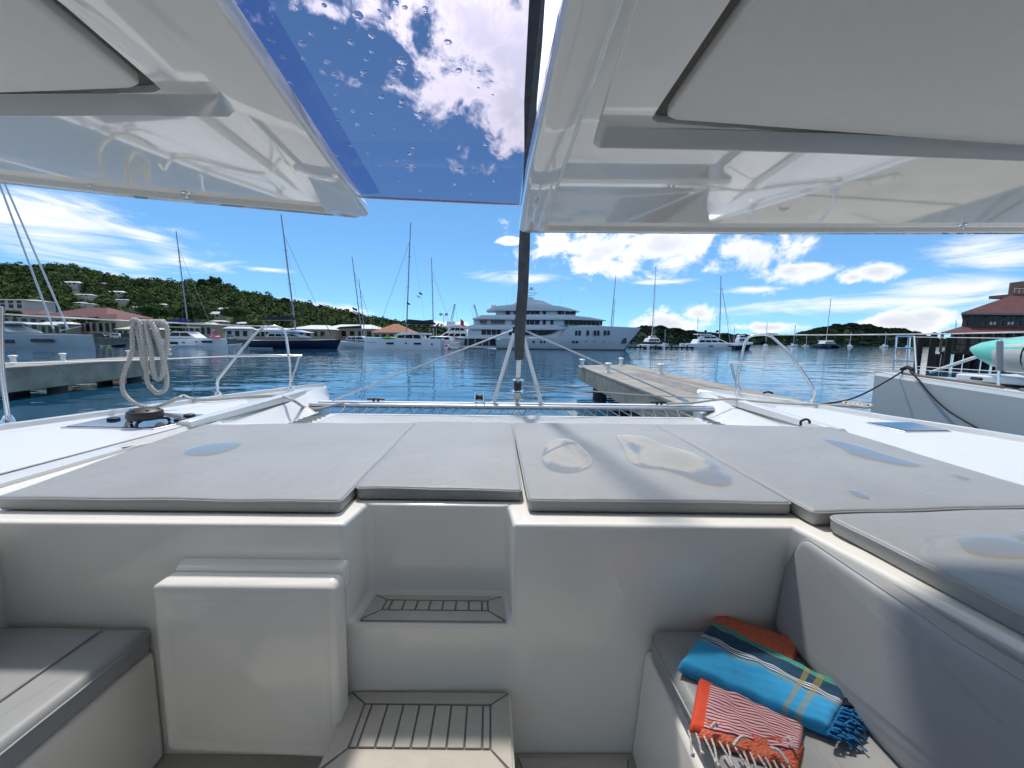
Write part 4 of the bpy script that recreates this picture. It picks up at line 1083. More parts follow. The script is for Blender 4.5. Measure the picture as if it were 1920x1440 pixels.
# a few taller trees standing out on the ridge and slope
def tree(px, py, y, hgt, rad, label, mat=leaf_tree):
    c = Yp(px, py, y); root = thing('tree', (c.x, y, c.z), label, 'tree', 'single trees by the left shore')
    b = MB(); b.tube([(c.x, y, c.z-2), (c.x+.2, y, c.z+hgt*.35), (c.x-.1, y, c.z+hgt*.6)], [rad*.14, rad*.06], 7); b.build('trunk', bark, root)
    q = []
    for i in range(46):
        a = rnd.uniform(0, 6.28); e = rnd.uniform(-.5, 1); rr = rad*math.sqrt(rnd.uniform(.1, 1))*math.sqrt(max(.1, 1-e*e*.8))
        q.append((c.x + rr*math.cos(a), y + rr*math.sin(a), c.z + hgt*.66 + e*hgt*.32, rad*rnd.uniform(.16, .34), rad*rnd.uniform(.14, .28)))
    foliage('crown', q, mat, parent=root); return root
tree(381, 540, 440, 9, 5, 'feathery tree standing proud on the ridge left of the tall sloop mast')
tree(403, 537, 440, 10, 7, 'broad dark tree on the ridge above the pale two-storey house')
tree(536, 578, 400, 10, 5, 'lone bushy tree on the ridge beside the sloop mast')
tree(290, 606, 160, 7, 5, 'round green tree right behind the rope coil')
tree(365, 600, 160, 6, 5, 'bright green bushy tree behind the blue sail cover')
tree(440, 604, 165, 6, 4.5, 'light green tree below the hipped white roof')
tree(345, 606, 158, 5, 4, 'low green bush left of the leaning grey mast')
# far hills right
def far_hill(name, T, y, label):
    m_ = MB(); xs = list(range(T[0][0], T[-1][0]+1, 8)); secs = []
    for px in xs:
        top = Yp(px, lerp_table(T, px), y); top.z += 2.0*math.sin(px*.21)+1.2*math.sin(px*.53)
        h = max(1, top.z + 1.3)
        secs.append([(top.x/top.y*(y-h*1.8-20), y-h*1.8-20, -1.3), (top.x/top.y*(y-h*1.2), y-h*1.2, -1.2+h*.35), (top.x/top.y*(y-h*.5), y-h*.5, -1.2+h*.75), (top.x, y, top.z), (top.x, y+h, top.z-h*.4), (top.x, y+h*3, -1.5)])
    m_.loft(secs, cap=False); ob = struct(m_.build(name, leaf_far, smooth=90))
    q = []
    for k in range(1500):
        i = rnd.randrange(len(secs)-1); j = rnd.choice((0, 1, 2, 2, 3)); s0 = Vector(secs[i][j]); s1 = Vector(secs[i][min(j+1, 3)]) if j < 3 else Vector(secs[i+1][3]); p = s0 + (s1-s0)*rnd.random(); p.x += rnd.uniform(0, 1)*(secs[i+1][j][0]-secs[i][j][0])
        r = rnd.uniform(4, 8)*y/1500; q.append((p.x, p.y, p.z, r*1.3, r*.8))
    foliage(name + '_trees', q, leaf_far, label, 'trees')
    return ob
far_hill('far_hill', [(1100, 640), (1150, 622), (1200, 614), (1235, 613), (1260, 618), (1290, 622), (1330, 626), (1370, 629), (1400, 630), (1440, 628), (1480, 632), (1540, 638)], 1150, 'dark green trees covering the low far hill behind the superyacht bow')
far_hill('far_hill', [(1440, 637), (1490, 628), (1530, 617), (1570, 610), (1600, 609), (1630, 612), (1655, 618), (1668, 616), (1700, 621), (1720, 628), (1760, 640), (1800, 645)], 1000, 'dark green trees on the double-humped far hill at right')
far_hill('far_hill', [(1700, 640), (1760, 637), (1800, 640), (1900, 636), (2000, 640), (2100, 648)], 1500, 'thin strip of dark trees on the farthest shore at right')

# ------------------------------------------------------------------ left waterfront
def XW(px, y): return Yp(px, 640, y).x
def ZW(px, py, y): return Yp(px, py, y).z
qy = 150
qb = MB(); qb.box(XW(-700, qy), XW(905, qy), qy, 300, -2, .55); q_ = qb.build('quay', quay_m); struct(q_)
qb = MB(); qb.box(XW(-700, qy), XW(905, qy), qy-.3, qy+1.2, .552, .80); struct(qb.build('quay_edge', conc_top))
def building(name, label, px0, px1, pyeave, pytop, y, depth, wm, rm, wins, hip=.5, base=.5, group=None, winrow=None, cat='building'):
    x0, x1 = XW(px0, y), XW(px1, y); ze = ZW((px0+px1)/2, pyeave, y); zt = ZW((px0+px1)/2, pytop, y)
    root = thing(name, ((x0+x1)/2, y+depth/2, base), label, cat, group)
    b = MB(); b.box(x0, x1, y, y+depth, base, ze); b.build('wall', wm, root)
    e = .7; r = min(x1-x0, depth)*hip
    b = MB(); b.quad8([(x0-e, y-e, ze), (x1+e, y-e, ze), (x1+e, y+depth+e, ze), (x0-e, y+depth+e, ze)], [(x0+r, y+depth*.48, zt), (x1-r, y+depth*.48, zt), (x1-r, y+depth*.52, zt), (x0+r, y+depth*.52, zt)])
    b.build('roof', rm, root, smooth=0)
    b = MB(); b.box(x0-e, x1+e, y-e, y-e+.15, ze-.25, ze+.02); b.build('fascia', wallw, root)
    rows = winrow or [(.35, .8)]
    for lo, hi in rows:
        for i in range(wins):
            x = x0 + (x1-x0)*(i+.5)/wins; w = (x1-x0)/wins*.27; za, zb = base + (ze-base)*lo, base + (ze-base)*hi
            b = MB(); b.box(x-w, x+w, y-.08, y+.05, za, zb); wo_ = b.build('window', bdark, root)
            b = MB(); b.box(x-w-.12, x+w+.12, y-.14, y-.02, za-.2, za-.02); b.build('sill', wallw, wo_)
    return root
building('waterfront_hall', 'large cream hall with dark red hipped roof on the left waterfront', 78, 205, 592, 573, 166, 22, wallc, redroof, 9, hip=.48)
building('waterfront_house', 'low cream wing with red roof in front of the dark red hall', 150, 222, 598, 588, 160, 8, wallc, redroof, 6, hip=.4)
building('waterfront_house', 'long cream house with thin red roof at far left waterfront', -60, 76, 588, 579, 170, 14, wallc, redroof, 8, hip=.4)
building('apartment_block', 'pale four-storey block rising behind the far left red roof', -40, 53, 562, 559, 230, 16, wallw, wallw, 6, hip=.1, winrow=[(.62, .72), (.78, .88), (.91, .98)])
building('warehouse', 'cream warehouse with white gable roof behind the navy sloop', 545, 612, 617, 608, 190, 24, wallc, roofw, 5, hip=.25)
building('warehouse', 'long low warehouse with white roof right of the navy sloop mast', 606, 700, 616, 607, 205, 24, wallc, roofw, 6, hip=.2)
building('warehouse', 'low cream shed with white roof behind the white catamaran at left', 470, 545, 619, 614, 200, 20, wallc, roofw, 8, hip=.2)
building('pavilion', 'square pavilion with terracotta pyramid roof on the quay', 700, 768, 623, 606, 175, 15, wallc, terra, 5, hip=.49)
building('quay_shop', 'low tan shop with white awning roof on the left quay', 78, 128, 607, 603, 153, 5, wallc, roofw, 4, hip=.1)
building('quay_shop', 'low tan shop right of the red-roofed hall', 222, 285, 617, 612, 158, 8, wallc, roofw, 6, hip=.2)
building('quay_shop', 'long white-roofed stall on the quay behind the pink flamingo', 356, 398, 608, 604, 156, 6, wallc, roofw, 4, hip=.15)
building('quay_shop', 'small stall with pale blue-grey roof beside the pulpit', 424, 468, 616, 612, 151, 3, wallw, roofw, 3, hip=.1)
# quay clutter: parked vans along the quay edge
def van(px, y, col, label):
    x = XW(px, y); z = .6; root = thing('parked_van', (x, y, z), label, 'van', 'vans parked on the left quay')
    b = MB(); b.prism([(x-2.2, z+.35), (x+2.3, z+.35), (x+2.3, z+1.0), (x+1.7, z+1.15), (x+1.2, z+1.95), (x-2.1, z+2.0), (x-2.25, z+1.0)], 'y', y-.9, y+.9); b.build('body', col, root, bevel=.08)
    for s in (-1.4, 1.5): b = MB(); b.lathe((x+s, y-.95, z+.35), [(.34, 0), (.34, .22), (.2, .22)], 12, 'y'); b.build('wheel', rubber, root)
    b = MB(); b.box(x+.1, x+1.15, y-.93, y-.89, z+1.2, z+1.75); b.build('window', bdark, root)
    b = MB(); b.box(x-1.6, x-.1, y-.93, y-.89, z+1.2, z+1.75); b.build('window', bdark, root)
van(192, 151.5, M('van_dark', (.03, .035, .045), .3), 'dark van parked on the quay below the red-roofed hall')
van(222, 151.5, M('van_white', (.6, .6, .6), .3), 'white van parked on the quay left of the rope coil')
van(242, 151.5, M('van_dark', (.03, .035, .045), .3), 'dark van parked on the quay right behind the rope coil')
van(436, 151.5, M('van_white', (.6, .6, .6), .3), 'white van parked on the quay left of the curved pulpit')
# palms / shrubs by the hall
tree(153, 612, 153, 3.2, 1.6, 'small shrub before the red-roofed hall, left of another')
tree(178, 612, 153, 3.6, 1.8, 'taller shrub before the red-roofed hall, right of another')
tree(28, 604, 156, 4.5, 2.6, 'dark shrub before the far left red-roofed house')

# ------------------------------------------------------------------ docks
def dock(name, label, corners, z0, z1, bolls, blabel, seams):
    c = [Vector(q) for q in corners]
    root = thing(name, ((c[0].x+c[2].x)/2, (c[0].y+c[2].y)/2, z0), label, 'dock')
    b = MB(); b.quad8([(p.x, p.y, z0) for p in c], [(p.x, p.y, z1-.08) for p in c]); b.build('slab', conc, root, bevel=.03)
    cc = sum(c, Vector((0, 0)))/4; c2 = [cc + (p-cc)*1.006 for p in c]
    # paving panels with open joints
    n = seams
    for i in range(n):
        u0, u1 = i/n + .0012, (i+1)/n - .0012
        q = [c2[0]+(c2[3]-c2[0])*u0, c2[1]+(c2[2]-c2[1])*u0, c2[1]+(c2[2]-c2[1])*u1, c2[0]+(c2[3]-c2[0])*u1]
        b = MB(); b.quad8([(p.x, p.y, z1-.085) for p in q], [(p.x, p.y, z1) for p in q]); b.build('deck_slab', conc_top, root, bevel=.01)
    for u in [(k+.5)/4 for k in range(4)]:
        for v in (.2, .8):
            p = (c[0]*(1-u)+c[3]*u)*(1-v) + (c[1]*(1-u)+c[2]*u)*v
            b = MB(); b.tube([(p.x, p.y, z0+.01), (p.x, p.y, -3)], .35, 12); b.build('pile', M('wet_concrete', (.06, .06, .055), .7), root)
    for k, (px, py) in enumerate(bolls):
        p = Zp(px, py, z1); b = MB()
        b.lathe((p.x, p.y, z1+.001), [(.14, 0), (.14, .03), (.10, .05), (.09, .2), (.10, .32), (.145, .36), (.15, .41), (.12, .44), (0, .45)], 18)
        tag(b.build('dock_bollard', boll_m, smooth=50), blabel[k], 'bollard', 'white dock bollards')
    return root
dR = [(3.75, -2.0), (7.0, -2.0), (7.0, 23.0), (3.75, 21.8)]
dock('concrete_dock', 'concrete finger dock ahead of the right bow', dR, -.58, .20, [(1091, 689), (1164, 685), (1140, 699), (1238, 701)],
     ['white bollard at the far left corner of the right dock', 'white bollard at the far right corner of the right dock', 'white bollard on the near left edge of the right dock', 'white bollard standing nearest on the right edge of the right dock'], 9)
# dark repair strips on the dock top
for k, (a, b_) in enumerate((((4.9, 9.0), (5.7, 16.5)), ((5.95, 10.5), (6.3, 19)))):
    b = MB(); b.box(a[0], b_[0], a[1], b_[1], .2005, .2045); b.build('asphalt_strip', M('worn_strip', (.23, .21, .195), .9, var=.3, nscale=3), bpy.data.objects['concrete_dock'])
a, b_ = Zp(0, 690, .2), Zp(318, 669.5, .2); dv_ = (b_-a); nn = Vector((-dv_.y, dv_.x, 0)).normalized()
if nn.x > 0: nn = -nn
a2 = a - dv_*.9
w = 2.6
dL = [(a2.x, a2.y), (a2.x+nn.x*w, a2.y+nn.y*w), (b_.x+nn.x*w, b_.y+nn.y*w), (b_.x, b_.y)]
dock('concrete_dock', 'weathered concrete dock behind the rope coil at left', dL, -.86, .20, [(26, 684), (119, 678), (242, 669.5), (318, 665.5)],
     ['white bollard at the far left on the left dock', 'white bollard on the left dock between the rope coil and the picture edge', 'white bollard just left of the hanging rope coil', 'white bollard at the outer end of the left dock, right of the rope coil'], 8)

# ------------------------------------------------------------------ boats
def hull_mb(xs, xb, y, beam, fs, fbw, rake=.0, z0=WZ, n=14, stern_w=.8, flare=.78, reverse=0.0):
    """hull from stern x to bow x (side-on), freeboard stern/bow"""
    m_ = MB(); secs = []; L = xb - xs
    for i in range(n+1):
        t = i/n; w = beam/2*(stern_w + (1-stern_w)*min(1, t*2.2))*(1 - max(0, (t-.45)/.55)**2.3)
        w = max(w, .03); f = fs + (fbw-fs)*t**1.6
        xw = xs + L*t*(1-rake*.0)
        xk = xs + (L - rake*abs(L)/L*1.0)*t if rake else xw
        xk = xs + (L - (rake if L > 0 else -rake))*t
        fl_ = flare*(1 - .35*t)
        secs.append([(xk, y-w*fl_*.75, z0-.5), (xk, y-w*fl_, z0), (xk+(xw-xk)*.5, y-w*.95, z0+f*.5), (xw, y-w, z0+f), (xw, y, z0+f+.06), (xw, y+w, z0+f), (xk+(xw-xk)*.5, y+w*.95, z0+f*.5), (xk, y+w*fl_, z0), (xk, y+w*fl_*.75, z0-.5)])
    return m_.loft(secs)
def rigging(root, mb_px, mt_px, y, yoff=0, r=.13, col=mastm, spread=1, fore=None, aft=None, boom=None, cover=sailcov_k, coverh=.6, foresail=None, deckz=None, rw=.03):
    """mast from base pixel to top pixel on plane y; stays to (px, py) pixels"""
    b0 = Yp(*mb_px, y); t0 = Yp(*mt_px, y); m_ = MB(); m_.tube([b0, t0], [r*1.1, r*.7], 8); mast = m_.build('mast', col, root)
    H = (t0-b0).length
    for k in (.42, .7)[:spread+1]:
        p = b0 + (t0-b0)*k; s_ = MB(); s_.tube([p + Vector((0, -H*.035, .1)), p, p + Vector((0, H*.035, .1))], rw*.9, 5); s_.build('spreader', col, mast)
        s_ = MB(); s_.tube([p + Vector((-.5, -.1, 0)), p + Vector((.6, -.1, 0))], rw*1.2, 5); s_.build('radar_bracket', col, mast)
    def wire_(a, b, name='stay', rr=rw*.55, mat=mastm):
        w_ = MB(); w_.tube([a, b], rr, 5); w_.build(name, mat, root)
    for sgn in (-1, 1):
        e = b0 + Vector((.6*(1 if mt_px[0] < mb_px[0] else -1), sgn*H*.085, 0)); wire_(b0 + (t0-b0)*.86, e, 'shroud')
    if fore: wire_(b0 + (t0-b0)*.84, Yp(*fore, y), 'forestay', rw*1.5 if foresail is None else foresail)
    if aft: wire_(t0, Yp(*aft, y), 'backstay')
    if boom:
        e = Yp(*boom, y); s0 = Yp(mb_px[0] + (mt_px[0]-mb_px[0])*.06, boom[1], y)
        m_ = MB(); m_.tube([s0, e], .12, 7); bo = m_.build('boom', col, root)
        m_ = MB(); secs = []
        for i in range(9):
            t = i/8; p = s0 + (e-s0)*t; h = coverh*(1.15 - .55*t)*(1 if i < 8 else .4)
            secs.append([(p.x, p.y-.22, p.z), (p.x, p.y-.16, p.z+h*.7), (p.x, p.y, p.z+h), (p.x, p.y+.16, p.z+h*.7), (p.x, p.y+.22, p.z)])
        m_.loft(secs); m_.build('sail_cover', cover, bo, smooth=60)
    return mast
def cabin(root, px0, px1, pyb, pyt, y, w, mat=bwhite, slope0=.1, slope1=.35, win=True, name='cabin', roofmat=None, n=3, wz=(.35, .8)):
    x0, x1 = XW(px0, y), XW(px1, y); zb = ZW(px0, pyb, y); zt = ZW(px0, pyt, y); L = x1-x0
    b = MB()
    b.quad8([(x0, y-w/2, zb), (x1, y-w/2, zb), (x1, y+w/2, zb), (x0, y+w/2, zb)],
            [(x0+L*slope0, y-w/2*.86, zt), (x1-L*slope1, y-w/2*.86, zt), (x1-L*slope1, y+w/2*.86, zt), (x0+L*slope0, y+w/2*.86, zt)])
    c_ = b.build(name, mat, root, bevel=abs(zt-zb)*.15)
    if win:
        for i in range(n):
            u0 = .06 + .88*i/n + .015; u1 = .06 + .88*(i+1)/n - .015
            def q(u, v):
                xa = x0 + L*slope0*v + (L*(1 - (slope0+slope1)*v))*u; return (xa, y - w/2*(1-.14*v) - .03, zb + (zt-zb)*v)
            lo, hi = wz
            f4 = [q(u0, lo), q(u1, lo), q(u1, hi), q(u0, hi)]
            b = MB(); b.quad8(f4, [(p[0], p[1]+.06, p[2]) for p in f4]); b.build('window', bdark, c_)
    return c_
def strip(root, px0, px1, py0, py1, y, mat, name='window', th=.06):
    x0, x1 = XW(px0, y), XW(px1, y); b = MB(); b.box(x0, x1, y-th, y+th, ZW((px0+px1)/2, py1, y), ZW((px0+px1)/2, py0, y)); return b.build(name, mat, root, bevel=.03)
def boat(name, label, px, y, cat='sailboat', group=None):
    return thing(name, (XW(px, y), y, WZ), label, cat, group)

# large pale catamaran at the left edge
y = 81; W_ = boat('moored_catamaran', 'big pale grey catamaran cut off at the left picture edge', 0, y, 'catamaran')
for dy in (0, 6.5):
    hull_mb(XW(-190, y+dy), XW(174-dy, y+dy), y+dy, 2.0, 3.0, 2.9, rake=-.4).build('hull', bgrey, W_, smooth=40)
b = MB(); b.box(XW(-180, y), XW(110, y), y+.4, y+6.2, 1.2, 1.72); b.build('bridge_deck', bgrey, W_, bevel=.1)
strip(W_, -30, 26, 636.5, 643, y-1.0, bdark); strip(W_, 58, 100, 635.5, 641.5, y-1.0, bdark)
cabin(W_, -120, 60, 622, 606, y+3.2, 5.2, bwhite, .05, .22, n=2, wz=(.1, .62))
b = MB(); b.prism([(XW(-140, y), ZW(0, 610, y)), (XW(40, y), ZW(0, 606, y)), (XW(52, y), ZW(50, 607.5, y)), (XW(40, y), ZW(0, 603.5, y)), (XW(-40, y), ZW(0, 601, y)), (XW(-140, y), ZW(0, 602, y))], 'y', y+.4, y+6.2); b.build('roof', bwhite, W_, bevel=.08)
for a_, c_ in (((100, 616), (-92, 100)), ((127, 616), (-84, 130))):
    m_ = MB(); m_.tube([Yp(*a_, y+3), Yp(*c_, y+3)], .17, 8); m_.build('furled_forestay', mast_l, W_)
m_ = MB(); m_.tube([Yp(112, 620, y+.2), Yp(152, 612, y+.2)], .10, 7); m_.build('bowsprit', mast_l, W_)
m_ = MB(); m_.tube([Yp(-120, 606, y+3), Yp(-150, -80, y+3)], [.24, .16], 8); m_.build('mast', mast_l, W_)

# white catamaran with flamingo
y = 106; W_ = boat('moored_catamaran', 'white catamaran with leaning grey mast and blue sail cover', 362, y, 'catamaran')
for dy in (0, 5.5):
    hull_mb(XW(302, y+dy), XW(425-dy*.6, y+dy), y+dy, 1.7, 2.0, 2.3, rake=-.2).build('hull', bwhite, W_, smooth=40)
b = MB(); b.box(XW(308, y), XW(400, y), y+.3, y+5.2, -.1, .75); b.build('bridge_deck', bwhite, W_, bevel=.1)
cabin(W_, 322, 380, 634, 621, y+2.7, 4.6, bwhite, .25, .3, n=2, wz=(.3, .8))
b = MB(); b.box(XW(306, y), XW(352, y), y+.6, y+4.8, ZW(320, 614, y), ZW(320, 612, y)); b.build('bimini', canvas_m, W_, bevel=.05)
for px in (310, 348):
    m_ = MB(); m_.tube([Yp(px, 614, y+.8), Yp(px+2, 634, y+.8)], .05, 6); m_.build('bimini_post', alu, W_)
strip(W_, 316, 333, 641, 645, y-.85, bdark); strip(W_, 342, 346, 641, 643, y-.85, bdark); strip(W_, 378, 397, 639, 642.5, y-.85, bdark); strip(W_, 366, 370, 640, 642, y-.85, bdark)
rigging(W_, (354, 622), (330, 433), y+2.6, r=.16, fore=(401, 624), boom=(309, 605), cover=sailcov_b, coverh=1.1)
# its dinghy
y2 = 103.5; D_ = boat('dinghy', 'white dinghy floating beside the catamaran with blue sail cover', 340, y2, 'dinghy')
hull_mb(XW(316, y2), XW(366, y2), y2, 1.6, .55, .8, rake=.4, z0=WZ).build('hull', bwhite, D_, smooth=40)
b = MB(); b.box(XW(334, y2), XW(337, y2), y2-.7, y2+.7, -.72, -.55); b.build('thwart', teak, D_)
# flamingo
yf = 105.4; xf = XW(404, yf); zf = WZ + 2.35
F_ = thing('inflatable_flamingo', (xf, yf, zf), 'pink inflatable flamingo on the bow of the white catamaran', 'inflatable')
b = MB(); ring = [(xf+.95*math.cos(t), yf+.75*math.sin(t), zf+.36+.05*math.sin(t)) for t in [2*math.pi*k/20 for k in range(21)]]; b.tube(ring, .36, 10); b.build('body', pink_pl, F_, smooth=80)
b = MB(); b.tube([(xf-.6, yf, zf+.4), (xf-.95, yf, zf+1.1), (xf-.8, yf, zf+1.8), (xf-.35, yf, zf+2.2), (xf-.05, yf, zf+2.0)], [.24, .17], 10, sm=5); b.build('neck', pink_pl, F_, smooth=80)
b = MB(); b.tube([(xf-.10, yf, zf+2.05), (xf+.12, yf, zf+1.9), (xf+.2, yf, zf+1.65)], [.15, .04], 8); b.build('beak', black, F_)
for s in (-1, 1): b = MB(); b.tube([(xf, yf+s*.7, zf+.6), (xf+.5, yf+s*.85, zf+.9), (xf+1.0, yf+s*.8, zf+1.05)], [.22, .05], 8); b.build('wing', pink_pl, F_, smooth=80)
# paddle board floating left of the rope
y2 = 100; b = MB(); P_ = boat('paddle_board', 'yellow paddle board floating left of the rope coil', 197, y2, 'paddle board')
hull_mb(XW(188, y2), XW(208, y2), y2, .8, .16, .2, rake=.3, stern_w=.5).build('board', M('yellow_board', (.55, .52, .12), .4), P_, smooth=50)
b = MB(); b.box(XW(194, y2), XW(201, y2), y2-.3, y2+.3, WZ+.2, WZ+.235); b.build('deck_pad', rubber, P_)
y2 = 101; P_ = boat('dinghy', 'dark blue dinghy floating left of the rope coil', 222, y2, 'dinghy')
hull_mb(XW(209, y2), XW(236, y2), y2, 1.5, .5, .7, rake=.3).build('hull', bnavy, P_, smooth=40); b = MB(); b.box(XW(218, y2), XW(221, y2), y2-.6, y2+.6, -.74, -.6); b.build('thwart', teak, P_)
y2 = 118; P_ = boat('dinghy', 'small white dinghy with outboard between the flamingo and the navy sloop', 440, y2, 'dinghy')
hull_mb(XW(428, y2), XW(454, y2), y2, 1.7, .6, .9, rake=.4).build('hull', bwhite, P_, smooth=40); b = MB(); b.box(XW(427, y2), XW(430, y2), y2-.25, y2+.25, -.9, .1); b.build('outboard', black, P_, bevel=.05)

# navy sloop
y = 100; W_ = boat('moored_sloop', 'long navy blue sloop with tall leaning mast and black sail cover', 557, y)
hull_mb(XW(475, y), XW(640, y), y, 5.0, 2.0, 2.5, rake=1.2).build('hull', bnavy, W_, smooth=40)
b = MB(); b.loft([[(XW(px, y), y-2.1*k, WZ+h), (XW(px, y), y-1.9*k, WZ+h+.10), (XW(px, y), y+1.9*k, WZ+h+.10), (XW(px, y), y+2.1*k, WZ+h)] for px, k, h in ((477, .85, 2.02), (520, 1, 2.06), (560, 1, 2.15), (600, .7, 2.3), (632, .2, 2.45))]); b.build('deck', bwhite, W_)
b = MB(); b.box(XW(476, y), XW(520, y), y-2.2, y-2.0, -1.15, -.95); b.build('boot_stripe', bgrey, W_)
cabin(W_, 505, 580, 632, 622, y, 3.6, bwhite, .1, .5, n=4, wz=(.15, .6))
b = MB(); b.prism([(XW(492, y), ZW(500, 622, y)), (XW(585, y), ZW(585, 624, y)), (XW(560, y), ZW(560, 619, y)), (XW(500, y), ZW(500, 618, y))], 'y', y-2.0, y+2.0); b.build('hardtop', bwhite, W_, bevel=.06)
rigging(W_, (555, 624), (527, 402), y, r=.19, fore=(601, 588), boom=(487, 600), coverh=1.0, aft=None)
m_ = MB(); m_.tube([Yp(601, 588, y), Yp(622, 630, y)], .08, 6); m_.build('furled_foresail', sailcov_k, W_)
for k in range(9):
    px = 480 + k*18; m_ = MB(); m_.tube([Yp(px, 633, y-2), Yp(px, 627, y-2)], .03, 5); m_.build('stanchion', alu, W_)

# two masted boats behind, seen left of the pavilion
y = 116; W_ = boat('moored_sloop', 'white sloop with two flags, moored beside the navy sloop bow', 668, y)
hull_mb(XW(700, y), XW(628, y), y, 4.2, 1.7, 2.1, rake=.8).build('hull', bwhite, W_, smooth=40)
cabin(W_, 650, 690, 637, 630, y, 3.0, bwhite, .2, .2, n=4, wz=(.2, .65))
rigging(W_, (679, 632), (660, 481), y, r=.16, fore=(703, 628), boom=(632, 616), coverh=.8)
for (px, py, c1_, c2_) in ((667, 578, flag_b, flag_w), (667, 584, flag_w, flag_b)):
    b = MB(); b.loft([[(XW(px-4+k*1.4, y), y + .15*math.sin(k*1.3), ZW(px, py-2.2+k*.6, y)), (XW(px-4+k*1.4, y), y+.15*math.sin(k*1.3), ZW(px, py+2.2+k*.6, y))] for k in range(7)], cap=False); b.build('flag', c1_, W_)
y = 124; W_ = boat('moored_sloop', 'white sloop with short dark mast just behind the two-flag sloop', 690, y)
hull_mb(XW(655, y), XW(712, y), y, 3.6, 1.5, 1.9, rake=.6).build('hull', bwhite, W_, smooth=40)
cabin(W_, 668, 695, 638, 632, y, 2.6, bwhite, .2, .3, n=3)
rigging(W_, (684, 632), (673, 523), y, r=.12, fore=(694, 600))

# white catamaran with green kayak
y = 101; W_ = boat('moored_catamaran', 'white catamaran with green kayak on deck before the terracotta pavilion', 755, y, 'catamaran')
for dy in (0, 6):
    hull_mb(XW(826, y), XW(683, y), y+dy, 1.8, 2.9, 3.2, rake=-.1).build('hull', bwhite, W_, smooth=40)
b = MB(); b.box(XW(700, y), XW(815, y), y+.4, y+5.7, .4, 1.75); b.build('bridge_deck', bwhite, W_, bevel=.12)
cabin(W_, 740, 800, 637, 626, y+3, 5.0, bwhite, .2, .12, n=3, wz=(.25, .85))
b = MB(); b.prism([(XW(738, y), ZW(740, 628.5, y)), (XW(803, y), ZW(800, 627, y)), (XW(800, y), ZW(800, 624, y)), (XW(752, y), ZW(752, 623.5, y))], 'y', y+.3, y+5.7); b.build('hardtop', bwhite, W_, bevel=.06)
strip(W_, 724, 738, 642, 645.5, y-.9, bdark); strip(W_, 776, 789, 642.5, 646, y-.9, bdark); strip(W_, 759, 763, 642.5, 644.5, y-.9, bdark); strip(W_, 808, 811, 644, 647, y-.9, bdark)
b = MB(); b.box(XW(690, y), XW(706, y), y-.92, y-.88, ZW(698, 642, y), ZW(698, 640.6, y)); b.build('name_strip', bgrey, W_)
rigging(W_, (762, 624), (770, 418), y+3, r=.17, fore=(706, 628), boom=(817, 608), coverh=1.2)
for px in (806, 818):
    m_ = MB(); m_.tube([Yp(px, 612, y+.8), Yp(px, 640, y+.8)], .05, 6); m_.build('bimini_post', alu, W_)
b = MB(); b.box(XW(765, y), XW(822, y), y+.6, y+5.4, ZW(800, 614.5, y), ZW(800, 612.5, y)); b.build('bimini', sailcov_k, W_, bevel=.04)
for (px, py, mt_) in ((767, 568, sailcov_k), (790, 549, flag_b), (786, 555, flag_w)):
    b = MB(); b.loft([[(XW(px-3+k*1.2, y), y + .1*math.sin(k*1.3), ZW(px, py-1.8+k*.6, y)), (XW(px-3+k*1.2, y), y+.1*math.sin(k*1.3), ZW(px, py+1.6+k*.6, y))] for k in range(6)], cap=False); b.build('flag', mt_, W_)
m_ = MB(); m_.tube([Yp(775, 458, y+3), Yp(797, 610, y+3)], .02, 5); m_.build('halyard', mastm, W_)
yk = 100.4; K_ = thing('kayak', (XW(729, yk), yk, ZW(729, 637, yk)), 'bright green kayak lying on the white catamaran deck', 'kayak')
b = MB(); secs = []
for k in range(13):
    t = k/12; x = XW(714 + 31*t, yk); w = .42*math.sin(math.pi*min(.98, max(.02, t)))**.6; z = ZW(729, 634, yk) + .18*(2*t-1)**4
    secs.append([(x, yk + w*math.cos(a), z + w*.85*math.sin(a)) for a in [2*math.pi*j/10 for j in range(10)]])
b.loft(secs, closed=True); b.build('hull', green_pl, K_, smooth=80)
b = MB(); b.lathe((XW(729, yk), yk, ZW(729, 634, yk)+.33), [(.3, 0), (.32, .04), (.24, .05)], 12); b.build('cockpit_rim', black, K_)
